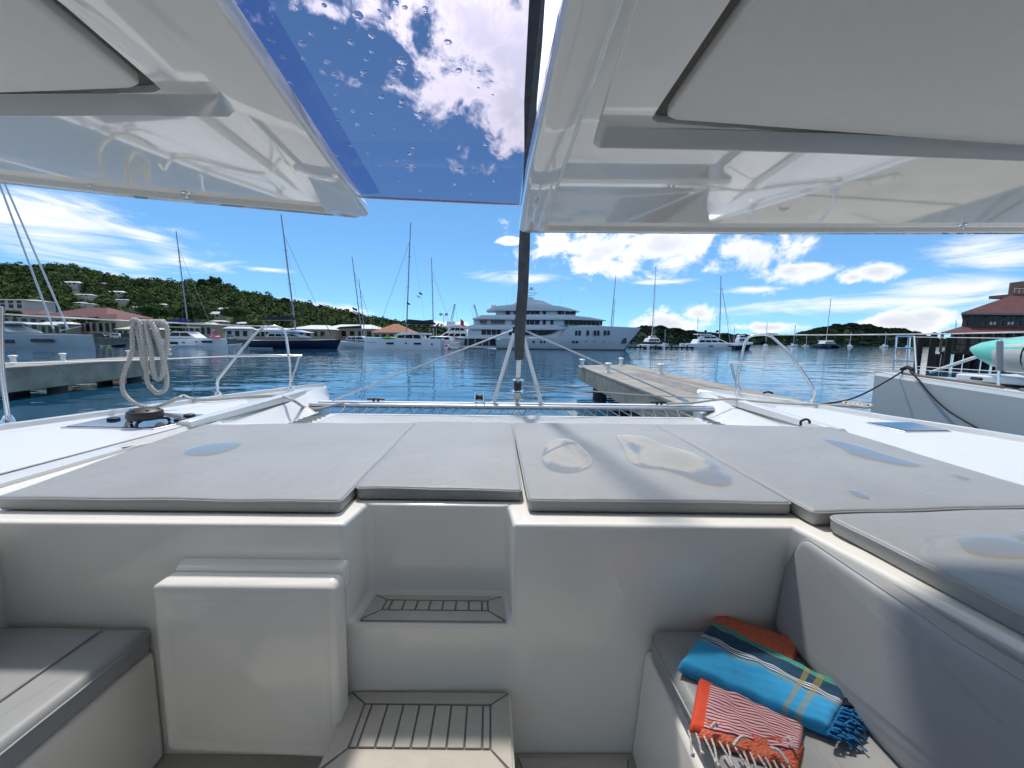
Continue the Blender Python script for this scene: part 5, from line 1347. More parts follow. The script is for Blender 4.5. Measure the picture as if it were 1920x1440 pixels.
# people standing on the sloop deck
def person(x, y, z, h, shirt, label, lean=0):
    root = thing('person', (x, y, z), label, 'person')
    s = h/1.75
    P_ = {'pel': (0, 0, .95), 'chest': (.02+lean, 0, 1.30), 'neck': (.02+lean, 0, 1.50), 'head': (.03+lean, 0, 1.64), 'top': (.03+lean, 0, 1.75),
          'hl': (0, -.10, .90), 'kl': (.05, -.11, .48), 'al': (-.02, -.11, .07), 'tl': (.12, -.11, .03), 'hr': (0, .10, .90), 'kr': (.0, .11, .48), 'ar': (-.06, .11, .07), 'tr': (.08, .11, .03),
          'sl': (lean, -.19, 1.44), 'el': (.06+lean, -.25, 1.15), 'wl': (.22+lean, -.20, 1.0), 'fl': (.30+lean, -.19, .96), 'sr': (lean, .19, 1.44), 'er': (-.04+lean, .26, 1.15), 'wr': (.06+lean, .24, .92), 'fr': (.09+lean, .24, .83)}
    E_ = [('pel', 'chest'), ('chest', 'neck'), ('neck', 'head'), ('head', 'top'), ('pel', 'hl'), ('hl', 'kl'), ('kl', 'al'), ('al', 'tl'), ('pel', 'hr'), ('hr', 'kr'), ('kr', 'ar'), ('ar', 'tr'), ('chest', 'sl'), ('sl', 'el'), ('el', 'wl'), ('wl', 'fl'), ('chest', 'sr'), ('sr', 'er'), ('er', 'wr'), ('wr', 'fr')]
    RAD = {'pel': .15, 'chest': .16, 'neck': .06, 'head': .10, 'top': .07, 'hl': .10, 'kl': .065, 'al': .045, 'tl': .04, 'sl': .07, 'el': .05, 'wl': .035, 'fl': .03}
    names = list(P_); me = bpy.data.meshes.new('body'); me.from_pydata([tuple(c*s for c in P_[k]) for k in names], [(names.index(a), names.index(b)) for a, b in E_], [])
    ob = bpy.data.objects.new('body', me); COL.objects.link(ob); ob.parent = root
    ob.modifiers.new('skin', 'SKIN'); ob.modifiers.new('sub', 'SUBSURF').levels = 1
    me = ob.data
    if not me.skin_vertices:
        bm = bmesh.new(); bm.from_mesh(me); bm.verts.layers.skin.verify(); bm.to_mesh(me); bm.free()
    for i, k in enumerate(names):
        r = RAD.get(k, RAD.get(k[:-1] + 'l', .05))*s; me.skin_vertices[0].data[i].radius = (r, r)
    me.skin_vertices[0].data[0].use_root = True
    me.materials.append(shirt)
    b = MB(); b.lathe((x+(.03+lean)*s, y, z+1.64*s), [(.07*s, .04*s), (.105*s, .06*s), (.09*s, .11*s), (0, .14*s)], 10); b.build('hair', black, root, smooth=80)
    return root
yq = 113.2
person(XW(664, yq), yq, WZ+1.75, 1.8, cloth_k, 'person in dark clothes standing left on the two-flag sloop')
person(XW(673, yq), yq, WZ+1.75, 1.8, M('dark_red_clothing', (.09, .02, .03), .9), 'person in dark red standing right on the two-flag sloop', .05)

# boat with short mast right of it
y = 128; W_ = boat('moored_catamaran', 'white catamaran mostly hidden behind the kayak catamaran, with straight dark mast', 815, y, 'catamaran')
for dy in (0, 5): hull_mb(XW(865, y), XW(790, y), y+dy, 1.6, 1.9, 2.1, rake=-.1).build('hull', bwhite, W_, smooth=40)
cabin(W_, 800, 850, 640, 630, y+2.5, 5, bwhite, .2, .1, n=3)
rigging(W_, (813, 630), (809, 483), y+2.5, r=.16, fore=(852, 632), boom=(768, 607), coverh=1.2)

# white motor yacht left of the superyacht
y = 138; W_ = boat('motor_yacht', 'white two-deck motor yacht just left of the superyacht stern', 842, y, 'motor yacht')
hull_mb(XW(885, y), XW(805, y), y, 6, 2.6, 3.6, rake=3).build('hull', bwhite, W_, smooth=40)
cabin(W_, 822, 880, 634, 622, y, 5.0, bwhite, .28, .06, n=4, wz=(.3, .75)); cabin(W_, 838, 876, 622, 613, y, 4.0, bwhite, .3, .08, n=3, wz=(.25, .8))
b = MB(); b.prism([(XW(832, y), ZW(832, 613, y)), (XW(876, y), ZW(876, 612, y)), (XW(872, y), ZW(872, 609, y)), (XW(846, y), ZW(846, 608, y))], 'y', y-2.3, y+2.3); b.build('hardtop', bwhite, W_, bevel=.08)
m_ = MB(); m_.tube([Yp(832, 609, y), Yp(832, 590, y)], .15, 6); mst = m_.build('radar_mast', bwhite, W_)
for dx in (-1.0, 1.0):
    c_ = Yp(832, 592, y); b = MB(); b.lathe((c_.x+dx, y, c_.z), [(.3, 0), (.6, .25), (.65, .6), (.4, 1.0), (0, 1.1)], 10); b.build('radome', bgrey, mst, smooth=60)
# tender with red life ring
y2 = 112; D_ = boat('tender', 'small white tender with orange-red ring float right of the kayak catamaran', 842, y2, 'tender')
hull_mb(XW(826, y2), XW(860, y2), y2, 1.8, .5, .7, rake=.5).build('hull', bwhite, D_, smooth=40); b = MB(); b.box(XW(838, y2), XW(846, y2), y2-.6, y2+.6, WZ+.5, WZ+.62); b.build('thwart', teak, D_)
xr, zr = XW(840, y2), ZW(840, 651, y2)
RG = thing('life_ring', (xr, y2-.95, zr-.9), 'orange-red and white ring float leaning on the small tender', 'ring')
for k in range(4):
    b = MB(); b.tube([(xr+.62*math.cos(t), y2-.95, zr+.62*math.sin(t)) for t in [k*math.pi/2 + j*math.pi/2/6 for j in range(7)]], .2, 8); b.build('segment', red_pl if k % 2 else bwhite, RG, smooth=80)

# ---- superyacht
y = 129; SY = boat('superyacht', 'huge grey-white four-deck superyacht moored in the middle of the harbour', 1035, y, 'superyacht')
sy_m = M('superyacht_paint', (.55, .59, .62), .22, var=.02, nscale=.3)
HBm = 5.4
def zq(py): return ZW(1030, py, y)
# hull: stations in px, sheer heights follow the photo
m_ = MB(); secs = []
ST = [(930, 932, .88, 637), (960, 961, 1, 635), (1000, 1000, 1, 634), (1045, 1044, 1, 632), (1060, 1058, 1, 614), (1090, 1086, .96, 613), (1120, 1112, .84, 612.5), (1150, 1138, .6, 613), (1175, 1155, .34, 614), (1192, 1164, .13, 614.5), (1201, 1168, .02, 615)]
for pt_, pw, k, ps in ST:
    w = HBm*k; xt, xw = XW(pt_, y), XW(pw, y); zt = ZW(pt_, ps, y); zm = (zt + WZ)/2
    secs.append([(xw, y-w*.7, WZ-1), (xw, y-w*.86, WZ), ((xt+xw)/2, y-w*.97, zm), (xt, y-w, zt), (xt, y+w, zt), ((xt+xw)/2, y+w*.97, zm), (xw, y+w*.86, WZ), (xw, y+w*.7, WZ-1)])
m_.loft(secs); SH = m_.build('hull', sy_m, SY, smooth=40)
def layer(name, pts, kw, mat=sy_m, par=SY, taper_r=.35, taper_l=.15, bevel=.12):
    """deck layer with a photo profile: pts = list of (px, py_bottom, py_top)"""
    m_ = MB(); secs = []; n = len(pts)
    for i, (px, pb, pt_) in enumerate(pts):
        t = i/(n-1); k = kw*(1 - taper_r*max(0, (t-.55)/.45)**2)*(1 - taper_l*max(0, (.2-t)/.2)**2)
        x = XW(px, y); zb, zt = ZW(px, pb, y), ZW(px, pt_, y)
        secs.append([(x, y-HBm*k, zb), (x, y-HBm*k, zb+(zt-zb)*.5), (x, y-HBm*k*.93, zt), (x, y+HBm*k*.93, zt), (x, y+HBm*k, zb+(zt-zb)*.5), (x, y+HBm*k, zb)])
    m_.loft(secs); return m_.build(name, mat, par, smooth=35)
def win_row(par, items, py0, py1, k, mat=bdark, name='window'):
    for a, b_ in items:
        x0, x1 = XW(a, y), XW(b_, y); m_ = MB(); m_.box(x0, x1, y-HBm*k-.10, y-HBm*k+.1, ZW((a+b_)/2, py1, y), ZW((a+b_)/2, py0, y)); m_.build(name, mat, par, bevel=.04)
layer('stern_platform', [(868, 651, 648), (900, 652, 648), (931, 652, 648)], .95)
gar = layer('stern_garage', [(873, 648, 634), (900, 648, 634), (931, 649, 634)], .80, mat=M('garage_dark', (.03, .03, .032), .5))
for px in (880, 893, 906, 918): win_row(gar, [(px, px+1.2)], 634, 648, .9, sy_m, 'pillar')
layer('main_deck_slab', [(862, 635, 631), (900, 635, 631), (945, 636, 631), (1000, 637, 634.5), (1045, 635, 633)], 1.0)
md = layer('main_saloon', [(880, 632, 619), (905, 632, 619), (960, 633, 619), (1030, 633, 619), (1062, 631, 613)], .93)
win_row(md, [(905, 913), (914.5, 922), (923.5, 931), (932, 940)], 618.5, 628, .93)
win_row(md, [(954, 966), (967, 979), (980, 992), (993, 1005), (1006, 1020)], 620, 629, .93)
m_ = MB(); m_.add([(XW(1020, y), y-HBm*.93-.08, zq(620)), (XW(1044, y), y-HBm*.93-.08, zq(620)), (XW(1034, y), y-HBm*.93-.08, zq(625)), (XW(1020, y), y-HBm*.93-.08, zq(629)), (XW(1020, y), y-HBm*.93, zq(620)), (XW(1044, y), y-HBm*.93, zq(620)), (XW(1034, y), y-HBm*.93, zq(625)), (XW(1020, y), y-HBm*.93, zq(629))], [(0,1,2,3),(7,6,5,4),(0,4,5,1),(1,5,6,2),(2,6,7,3),(3,7,4,0)]); m_.build('window', bdark, md)
win_row(SH, [(1059.5, 1064), (1073, 1077.5), (1079, 1083.5), (1094, 1098), (1107, 1111), (1113, 1117)], 620.5, 629.5, .955)
win_row(SH, [(1126, 1130), (1132.5, 1136.5)], 620.5, 629, .79)
for px in (999, 1012, 1018.5, 1070.5, 1077):
    c_ = Yp(px, 641, y); m_ = MB(); m_.lathe((c_.x, y-HBm*.985, c_.z), [(.38, -.16), (.38, .4)], 12, 'y'); m_.build('porthole', bdark, SH)
for px in (1094, 1109, 1126): c_ = Yp(px, 640, y); m_ = MB(); m_.lathe((c_.x, y-HBm*.93, c_.z), [(.16, -.12), (.16, .8)], 8, 'y'); m_.build('porthole', bdark, SH)
layer('upper_deck_slab', [(871, 617, 614), (890, 618, 610), (950, 619, 610.5), (1040, 619, 611), (1064, 618, 611.5)], .99)
layer('foredeck_bulwark', [(1060, 618, 611), (1100, 618, 611), (1130, 616, 612)], .93)
ud = layer('upper_saloon', [(890, 611, 600), (945, 611, 600), (1060, 611, 600), (1124, 612, 601)], .84, taper_r=.45)
win_row(ud, [(902, 907), (908.5, 914), (922, 934), (935, 947)], 601, 609, .84, M('smoked_glass', (.02, .025, .03), .08))
win_row(ud, [(959, 971), (972, 984)], 601, 609.5, .84, M('grey_glass', (.10, .13, .16), .1))
win_row(ud, [(986, 991), (992, 999.5), (1001, 1009), (1015, 1020.5), (1029, 1034)], 601, 609.5, .845)
win_row(ud, [(1054, 1061), (1062, 1069.5), (1070.5, 1078)], 601.5, 610, .84); win_row(ud, [(1079.5, 1087), (1088, 1094)], 601.5, 610, .80); win_row(ud, [(1096, 1103), (1104, 1111), (1112, 1118), (1119, 1123)], 602, 610.5, .72)
layer('bridge_deck_slab', [(888, 600, 598), (905, 600, 592.5), (960, 601, 592), (1060, 601, 592.5), (1100, 601.5, 596), (1133, 602, 601)], .96, taper_r=.6)
bd = layer('bridge', [(930, 593, 584), (975, 593, 584), (1040, 593, 584), (1076, 593, 585)], .70, taper_r=.4)
win_row(bd, [(948, 956)], 584, 591, .70); win_row(bd, [(963, 973), (985, 991), (992.5, 1000), (1001, 1009), (1015, 1021), (1042, 1048), (1049.5, 1053)], 583.5, 590.5, .70); win_row(bd, [(1057, 1064), (1066, 1075)], 584.5, 590.5, .63)
layer('bridge_roof', [(913, 585, 583), (930, 584.5, 576), (960, 584.5, 573), (1010, 584.5, 572.5), (1045, 584.5, 576), (1065, 585, 580), (1083, 585.5, 584.5)], .86, taper_r=.5)
layer('sun_deck_house', [(960, 574, 571), (975, 574, 565), (1000, 574, 563), (1015, 574, 565), (1035, 575, 573)], .45, taper_r=.6)
layer('mast_base', [(976, 566, 560), (986, 566, 556), (997, 566, 558), (1003, 566, 565)], .2)
m_ = MB(); m_.tube([Yp(988, 562, y), Yp(986, 527, y)], [.5, .16], 8); RM = m_.build('radar_mast', sy_m, SY)
for px, py, r in ((976, 530, 1.0), (926, 575, .9), (996, 541, .5)):
    c_ = Yp(px, py, y); m_ = MB(); m_.lathe((c_.x, y-1.0, c_.z-r), [(r*.5, 0), (r*.95, r*.5), (r, r), (r*.8, r*1.6), (0, r*2)], 12); m_.build('radome', sy_m, RM, smooth=60)
for a, b_ in (((980, 548), (1008, 550)), ((984, 554), (1003, 553)), ((990, 544), (1002, 543))):
    m_ = MB(); m_.tube([Yp(*a, y), Yp(*b_, y)], .14, 6); m_.build('radar_arm', sy_m, RM)
for px, p0, p1 in ((963, 575, 553), (1052, 578, 553), (950, 576, 560), (1035, 574, 553), (1003, 556, 538)):
    m_ = MB(); m_.tube([Yp(px, p0, y), Yp(px, p1, y)], .05, 5); m_.build('antenna', mast_l, SY)
m_ = MB(); m_.tube([Yp(864, 616, y), Yp(863, 596, y)], .06, 5); m_.build('flag_pole', mast_l, SY)
b = MB(); b.loft([[(XW(864+k*1.2, y), y + .2*math.sin(k), ZW(866, 598+k*.9, y)), (XW(864+k*1.2, y), y+.2*math.sin(k), ZW(866, 609+k*.9, y))] for k in range(6)], cap=False); b.build('flag', flag_r, SY)
win_row(SH, [(1161, 1172)], 634, 644, .30, M('anchor_pocket', (.05, .05, .055), .5), 'anchor_pocket')
for k in range(24):        # deck rail at the stern and foredeck
    px = 876 + k*3.2; m_ = MB(); m_.tube([Yp(px, 611, y-5), Yp(px, 607, y-5)], .035, 4); m_.build('rail_post', alu, SY)
m_ = MB(); m_.tube([Yp(876, 607, y-5), Yp(950, 607, y-5)], .045, 5); m_.build('rail', alu, SY)
b = MB(); b.box(XW(932, y), XW(1166, y), y-HBm*.9, y-HBm*.855, WZ-.1, WZ+.30); b.build('boot_stripe', bnavy, SY)
# passerelle and mooring lines from the stern
for a, b_ in (((868, 640), (846, 652)), ((930, 650), (850, 655))):
    m_ = MB(); m_.tube([Yp(*a, y-3), Yp(*b_, y-3)], .06, 5); m_.build('mooring_line', mastm, SY)

# cranes behind
def crane(px0, py0, px1, py1, y, label):
    a = Yp(px0, py0, y); b_ = Yp(px1, py1, y); root = thing('harbour_crane', (a.x, y, .5), label, 'crane', 'harbour cranes behind the yachts')
    m_ = MB(); m_.box(a.x-1.6, a.x+1.6, y-1.6, y+1.6, .5, a.z-2); m_.build('tower', bwhite, root)
    m_ = MB(); m_.box(a.x-2.2, a.x+2.0, y-1.8, y+1.8, a.z-2, a.z+1.2); m_.build('machine_house', bwhite, root, bevel=.2)
    d = (b_-a); n = 9
    for s in (-.55, .55):
        m_ = MB(); m_.tube([a + Vector((s, 0, 1)), b_ + Vector((s*.3, 0, 0))], .17, 5); m_.build('boom_chord', bgrey, root)
    for k in range(n):
        p = a + d*(k/n) + Vector((-.5*(1-k/n*.6), 0, 1*(1-k/n))); q = a + d*((k+1)/n) + Vector((.5*(1-k/n*.6), 0, 1*(1-(k+1)/n)))
        m_ = MB(); m_.tube([p, q], .1, 4); m_.build('boom_brace', bgrey, root)
    m_ = MB(); m_.tube([b_, Vector((b_.x+1.6, y, a.z+1))], .05, 4); m_.build('hoist_cable', mastm, root)
    m_ = MB(); m_.tube([a + Vector((-2, 0, 1)), a + Vector((-3.5, 0, 5)), b_], .06, 4); m_.build('pendant', mastm, root)
crane(846, 607, 853, 570, 210, 'white lattice crane rising above the motor yacht')
crane(896, 600, 889, 571, 215, 'white lattice crane rising above the superyacht stern')

# ---- jetty and boats right of the superyacht
y = 158; J_ = thing('long_jetty', (XW(1235, y), y, WZ), 'long low wooden jetty right of the superyacht bow', 'jetty')
b = MB(); b.box(XW(1168, y), XW(1302, y), y, y+3, ZW(1235, 653, y), ZW(1235, 650, y)); b.build('deck', wood, J_)
for k in range(14):
    px = 1172 + k*9.8; b = MB(); b.tube([(XW(px, y), y+.3, -2.5), (XW(px, y), y+.3, ZW(px, 650 - (3 if k % 3 == 0 else 0), y))], .3, 7); b.build('pile', wood, J_)
y = 150; W_ = boat('moored_ketch', 'sailing yacht behind the superyacht bow, its two slim masts leaning right', 1150, y+30)
yk2 = y+30
hull_mb(XW(1120, yk2), XW(1172, yk2), yk2, 4, 2.2, 2.6, rake=1).build('hull', bwhite, W_, smooth=40)
cabin(W_, 1130, 1155, 640, 634, yk2, 3, bwhite, n=3)
rigging(W_, (1143, 640), (1155, 515), yk2, r=.2, spread=1); rigging(W_, (1147, 640), (1153, 560), yk2, r=.15)
y = 163; W_ = boat('moored_catamaran', 'white catamaran end-on at the jetty with a tall twin-line mast', 1222, y, 'catamaran')
for dx in (-3.2, 3.2):
    xc = XW(1222, y)+dx; m_ = MB(); m_.loft([[(xc-w, yy, WZ-.3), (xc-w*1.1, yy, WZ+h), (xc+w*1.1, yy, WZ+h), (xc+w, yy, WZ-.3)] for yy, w, h in ((y-6, .3, 1.6), (y-4, .8, 1.7), (y, .95, 1.7), (y+6, .9, 1.6))]); m_.build('hull', bwhite, W_, smooth=40)
b = MB(); b.box(XW(1222, y)-3.2, XW(1222, y)+3.2, y-3, y+6, -.2, .6); b.build('bridge_deck', bwhite, W_, bevel=.1)
cabin(W_, 1210, 1234, 641, 634, y, 6, bwhite, .12, .12, n=4, wz=(.25, .75)); cabin(W_, 1216, 1229, 634, 630, y, 3, bwhite, .1, .1, n=2)
rigging(W_, (1222, 634), (1230, 498), y, r=.17, col=mast_l); m_ = MB(); m_.tube([Yp(1229, 520, y-2), Yp(1226, 634, y-2)], .06, 5); m_.build('forestay', mast_l, W_)

y = 181; W_ = boat('moored_catamaran', 'white sailing catamaran with flybridge and tall mast at the jetty end', 1350, y, 'catamaran')
for dy in (0, 7): hull_mb(XW(1288, y), XW(1407, y), y+dy, 2.4, 2.3, 2.9, rake=-.2).build('hull', bwhite, W_, smooth=40)
b = MB(); b.box(XW(1300, y), XW(1385, y), y+.4, y+6.6, .0, 1.2); b.build('bridge_deck', bwhite, W_, bevel=.15)
cabin(W_, 1300, 1362, 644, 636, y+3.5, 7, bwhite, .06, .25, n=4, wz=(.3, .8)); cabin(W_, 1312, 1345, 636, 629, y+3.5, 5, bwhite, .1, .3, n=2, wz=(.3, .75))
b = MB(); b.box(XW(1310, y), XW(1336, y), y+1, y+6, ZW(1320, 627.5, y), ZW(1320, 626, y)); b.build('hardtop', bwhite, W_, bevel=.08)
for px in (1323, 1345): c_ = Yp(px, 621, y+3); b = MB(); b.lathe((c_.x, y+3, c_.z-.6), [(.3, 0), (.62, .3), (.62, .7), (.3, 1.1), (0, 1.2)], 10); b.build('radome', bdark, W_, smooth=60)
strip(W_, 1330, 1338, 648, 650, y-1.2, bdark); strip(W_, 1365, 1373, 648, 650, y-1.2, bdark)
rigging(W_, (1349, 636), (1352, 517), y+3.5, r=.22, fore=(1375, 641), aft=(1330, 628)); m_ = MB(); m_.tube([Yp(1354, 540, y+3.5), Yp(1369, 641, y+3.5)], .1, 5); m_.build('inner_forestay', mastm, W_)
y = 168; W_ = boat('motor_yacht', 'white sport-fishing boat with flybridge behind the pulpit', 1397, y, 'motor boat')
hull_mb(XW(1376, y), XW(1412, y), y, 4.2, 1.7, 2.6, rake=1.6).build('hull', bnavy, W_, smooth=40)
b = MB(); b.loft([[(XW(px, y), y-1.9*k, WZ+h), (XW(px, y), y-1.7*k, WZ+h+.7), (XW(px, y), y+1.7*k, WZ+h+.7), (XW(px, y), y+1.9*k, WZ+h)] for px, k, h in ((1377, 1, 1.7), (1395, 1, 1.9), (1411, .25, 2.5))]); b.build('topsides', bwhite, W_)
cabin(W_, 1381, 1402, 642, 634, y, 3.4, bwhite, .05, .3, n=3); cabin(W_, 1383, 1396, 634, 628, y, 2.8, bwhite, .05, .25, n=2)

def moored(px, y, L, mast_top, mast_base, label, hullm=bwhite, ang=.4, beam=.3, mastpx=None):
    W_ = boat('moored_sailboat', label, px, y, 'sailboat', 'sailboats moored in the bay')
    x = XW(px, y); hull_mb(x-L/2, x+L/2, y, L*beam, L*.10, L*.13, rake=L*.06).build('hull', hullm, W_, smooth=40)
    b = MB(); b.box(x-L*.2, x+L*.15, y-L*.08, y+L*.08, WZ+L*.11, WZ+L*.18); b.build('cabin', bwhite, W_, bevel=L*.012)
    b = MB(); b.box(x-L*.17, x+L*.12, y-L*.082, y-L*.078, WZ+L*.135, WZ+L*.16); b.build('window', bdark, W_)
    mp = mastpx or (px, px)
    a = Yp(mp[0], mast_base, y); t = Yp(mp[1], mast_top, y); r = max(.09, y*.0006)
    b = MB(); b.tube([a, t], r, 6); b.build('mast', mast_l, W_)
    b = MB(); b.tube([Vector((a.x, y, WZ+L*.22)), Vector((a.x-L*.34, y, WZ+L*.22))], r*.9, 5); b.build('boom', mast_l, W_)
    b = MB(); b.tube([t, Vector((x+L*.49, y, WZ+L*.14))], r*.35, 4); b.build('forestay', mastm, W_)
    W_.rotation_euler = (0, 0, ang)
moored(1436, 330, 12, 605, 640, 'small sailboat moored left of the arched right pulpit', ang=.9)
moored(1489, 360, 13, 609, 643, 'white sailboat moored inside the arch of the right pulpit', ang=.5, mastpx=(1487, 1491))
moored(1512, 420, 9, 628, 645, 'tiny motor sailer moored right of the arched pulpit', ang=.2)
moored(1594, 420, 12, 622, 645, 'sailboat moored just right of the navy catamaran', ang=1.1)
moored(1660, 380, 14, 622, 647, 'sailboat moored below the double-humped far hill', ang=.5)
moored(1702, 430, 11, 630, 650, 'small sailboat moored below the right end of the far hill', ang=.7)
moored(1308, 300, 12, 595, 640, 'sailboat with thin mast moored far behind the white flybridge catamaran', ang=.3)
moored(1247, 420, 10, 618, 640, 'tiny sailboat far behind the jetty catamaran', ang=.3)
moored(1376, 480, 12, 613, 640, 'distant sailboat behind the sport-fishing boat', ang=.6)
moored(1790, 300, 12, 600, 652, 'sailboat with thin mast beside the pier restaurant', ang=.4)
# navy catamaran bow-on
y = 256; W_ = boat('moored_catamaran', 'navy-hulled catamaran seen bow-on, moored alone in the bay', 1550, y, 'catamaran'); xc = XW(1550, y)
for s in (-1, 1):
    m_ = MB(); m_.loft([[(xc+s*3-w, yy, WZ-.3), (xc+s*3-w*1.2, yy, WZ+h), (xc+s*3+w*1.2, yy, WZ+h), (xc+s*3+w, yy, WZ-.3)] for yy, w, h in ((y-7, .35, 1.9), (y-4, .95, 2.0), (y+6, 1.0, 1.8))]); m_.build('hull', bnavy, W_, smooth=40)
b = MB(); b.box(xc-3.2, xc+3.2, y-3, y+6, -.1, .8); b.build('bridge_deck', bnavy, W_, bevel=.1)
cabin(W_, 1540, 1560, 645, 640, y-1, 6, bwhite, .1, .1, n=5, wz=(.25, .75)); b = MB(); b.box(xc-3, xc+3, y-2, y+4, ZW(1550, 639.5, y), ZW(1550, 638.3, y)); b.build('hardtop', bwhite, W_, bevel=.1)
m_ = MB(); m_.tube([Yp(1549, 640, y), Yp(1558, 560, y)], .2, 7); m_.build('mast', mast_l, W_)
D_ = boat('dinghy', 'dark dinghy trailing left of the navy catamaran', 1528, y, 'dinghy'); hull_mb(XW(1523, y), XW(1534, y), y, 1.6, .6, .8, rake=.3).build('hull', bnavy, D_, smooth=40); b = MB(); b.box(XW(1527, y), XW(1529, y), y-.6, y+.6, -.6, -.45); b.build('thwart', teak, D_)

# ------------------------------------------------------------------ neighbour's bow at right
NB = thing('neighbour_yacht', (9.0, 7.5, WZ), 'grey-white yacht bow rising behind the right side deck', 'yacht')
nb_m = M('neighbour_paint', (.40, .45, .47), .18, var=.02, nscale=.8)
p0 = Yp(1642, 699, 9.3); p1 = Yp(1920, 740, 6.2); p2 = p1 + (p1-p0)*2.2
def nbp(t): return p0 + (p1-p0)*t
m_ = MB(); secs = []
ax = (p1-p0); ax.z = 0; ax.normalize(); nr = Vector((-ax.y, ax.x, 0)); 
if nr.x < 0: nr = -nr
for t, w in ((0, .05), (.12, .30), (.35, .75), (.7, 1.25), (1.1, 1.6), (2.0, 2.1), (3.2, 2.4)):
    a = nbp(t); z = a.z; tip = a
    secs.append([tuple(a - nr*0 + Vector((0, 0, -2.6))), tuple(a + Vector((0, 0, -.06)) - nr*.02), tuple(a + nr*.03), tuple(a + nr*(w*2+.04)), tuple(a + nr*(w*2+.05) + Vector((0, 0, -2.6)))])
m_.loft(secs); m_.build('hull', nb_m, NB, smooth=30)
# white deck edge and teak strips
m_ = MB(); m_.loft([[tuple(nbp(t) + nr*.05 + Vector((0, 0, .002))), tuple(nbp(t) + nr*.05 + Vector((0, 0, .035))), tuple(nbp(t) + nr*.16 + Vector((0, 0, .035))), tuple(nbp(t) + nr*.16 + Vector((0, 0, .002)))] for t in (0.05, .5, 1, 2, 3.2)]); m_.build('toe_rail', bwhite, NB, bevel=.008)
for t0, t1 in ((.20, .86), (.95, 2.2)):
    m_ = MB(); m_.loft([[tuple(nbp(t) + nr*.07 + Vector((0, 0, .036))), tuple(nbp(t) + nr*.07 + Vector((0, 0, .085))), tuple(nbp(t) + nr*.14 + Vector((0, 0, .085))), tuple(nbp(t) + nr*.14 + Vector((0, 0, .036)))] for t in (t0, (t0+t1)/2, t1)]); m_.build('teak_strip', teak, NB, bevel=.01)
def npx(px, py, off=0): 
    d = ray(px, py); nrm = ax.cross(Vector((0, 0, 1))); t = (p0 + nr*(.1+off) - CAM).dot(nrm)/d.dot(nrm); return CAM + d*t
pu = [[(1676, 694), (1681, 631)], [(1718, 700), (1714, 631)], [(1702, 692), (1706, 632)], [(1681, 631), (1714, 631)], [(1680, 653), (1716, 653)], [(1678, 676), (1717, 677)]]
for k, (a, b_) in enumerate(pu):
    m_ = MB(); m_.tube([npx(*a), npx(*b_)], .018, 7); m_.build('bow_rail', steel, NB)
m_ = MB(); A, B, Cc, Dd = npx(1679, 655), npx(1688, 655), npx(1688, 664), npx(1679, 664); m_.quad8([A, B, Cc, Dd], [A+nr*.03, B+nr*.03, Cc+nr*.03, Dd+nr*.03]); m_.build('nav_light_board', M('tan_board', (.45, .38, .28), .6), NB)
m_ = MB(); m_.tube([npx(1872, 722), npx(1876, 636)], .022, 8); m_.build('stanchion', steel, NB)
m_ = MB(); A = npx(1876, 640); B = npx(1875, 695); m_.tube([A - nr*.01, B - nr*.01], .042, 8); m_.build('stanchion_cover', M('fender_grey', (.3, .31, .32), .6), NB)
for a, b_ in (((1714, 632), (2000, 636)), ((1717, 687), (2000, 704)), ((1717, 693), (1990, 712))):
    m_ = MB(); m_.tube([npx(*a), npx(*b_)], .008, 5); m_.build('lifeline', wire, NB)
m_ = MB(); m_.tube([npx(1745, 698, .9), npx(1845, 664, .9)], .035, 7); m_.build('bowsprit_pole', mast_l, NB)
m_ = MB(); A = npx(1822, 709, .25); B = npx(1840, 711, .25); m_.tube([A, B], .03, 7); m_.build('deck_cleat', black, NB)
m_ = MB(); A = npx(1860, 705, .9); m_.box(A.x-.5, A.x+1.2, A.y-2, A.y+.2, A.z-.1, A.z+.03); m_.build('deck_box', bwhite, NB, bevel=.03)
# bow chock with black lines
MLr = [(1691, 694), (1702, 690), (1712, 695)]
m_ = MB(); m_.tube([npx(*q) + Vector((0, 0, .02)) for q in MLr], .045, 8); m_.build('line_wrap', black, NB)
for cs_, lab in (([(1693, 696, 0), (1660, 716, -.5), (1620, 738, -1.4), (1585, 751, -2.2), (1540, 758, -2.9)], 'black mooring line running left from the neighbouring bow'),
                 ([(1706, 696, -.14), (1722, 712, -.16), (1745, 740, -.18), (1775, 768, -.20), (1810, 790, -.24), (1850, 812, -.3)], 'black mooring line hanging down the grey side of the neighbouring bow')):
    pts = [npx(a, b_, off) for a, b_, off in cs_]; m_ = MB(); m_.tube(pts, .017, 8, sm=6); tag(m_.build('mooring_line', rope_k, smooth=80), lab, 'rope', 'black mooring lines')
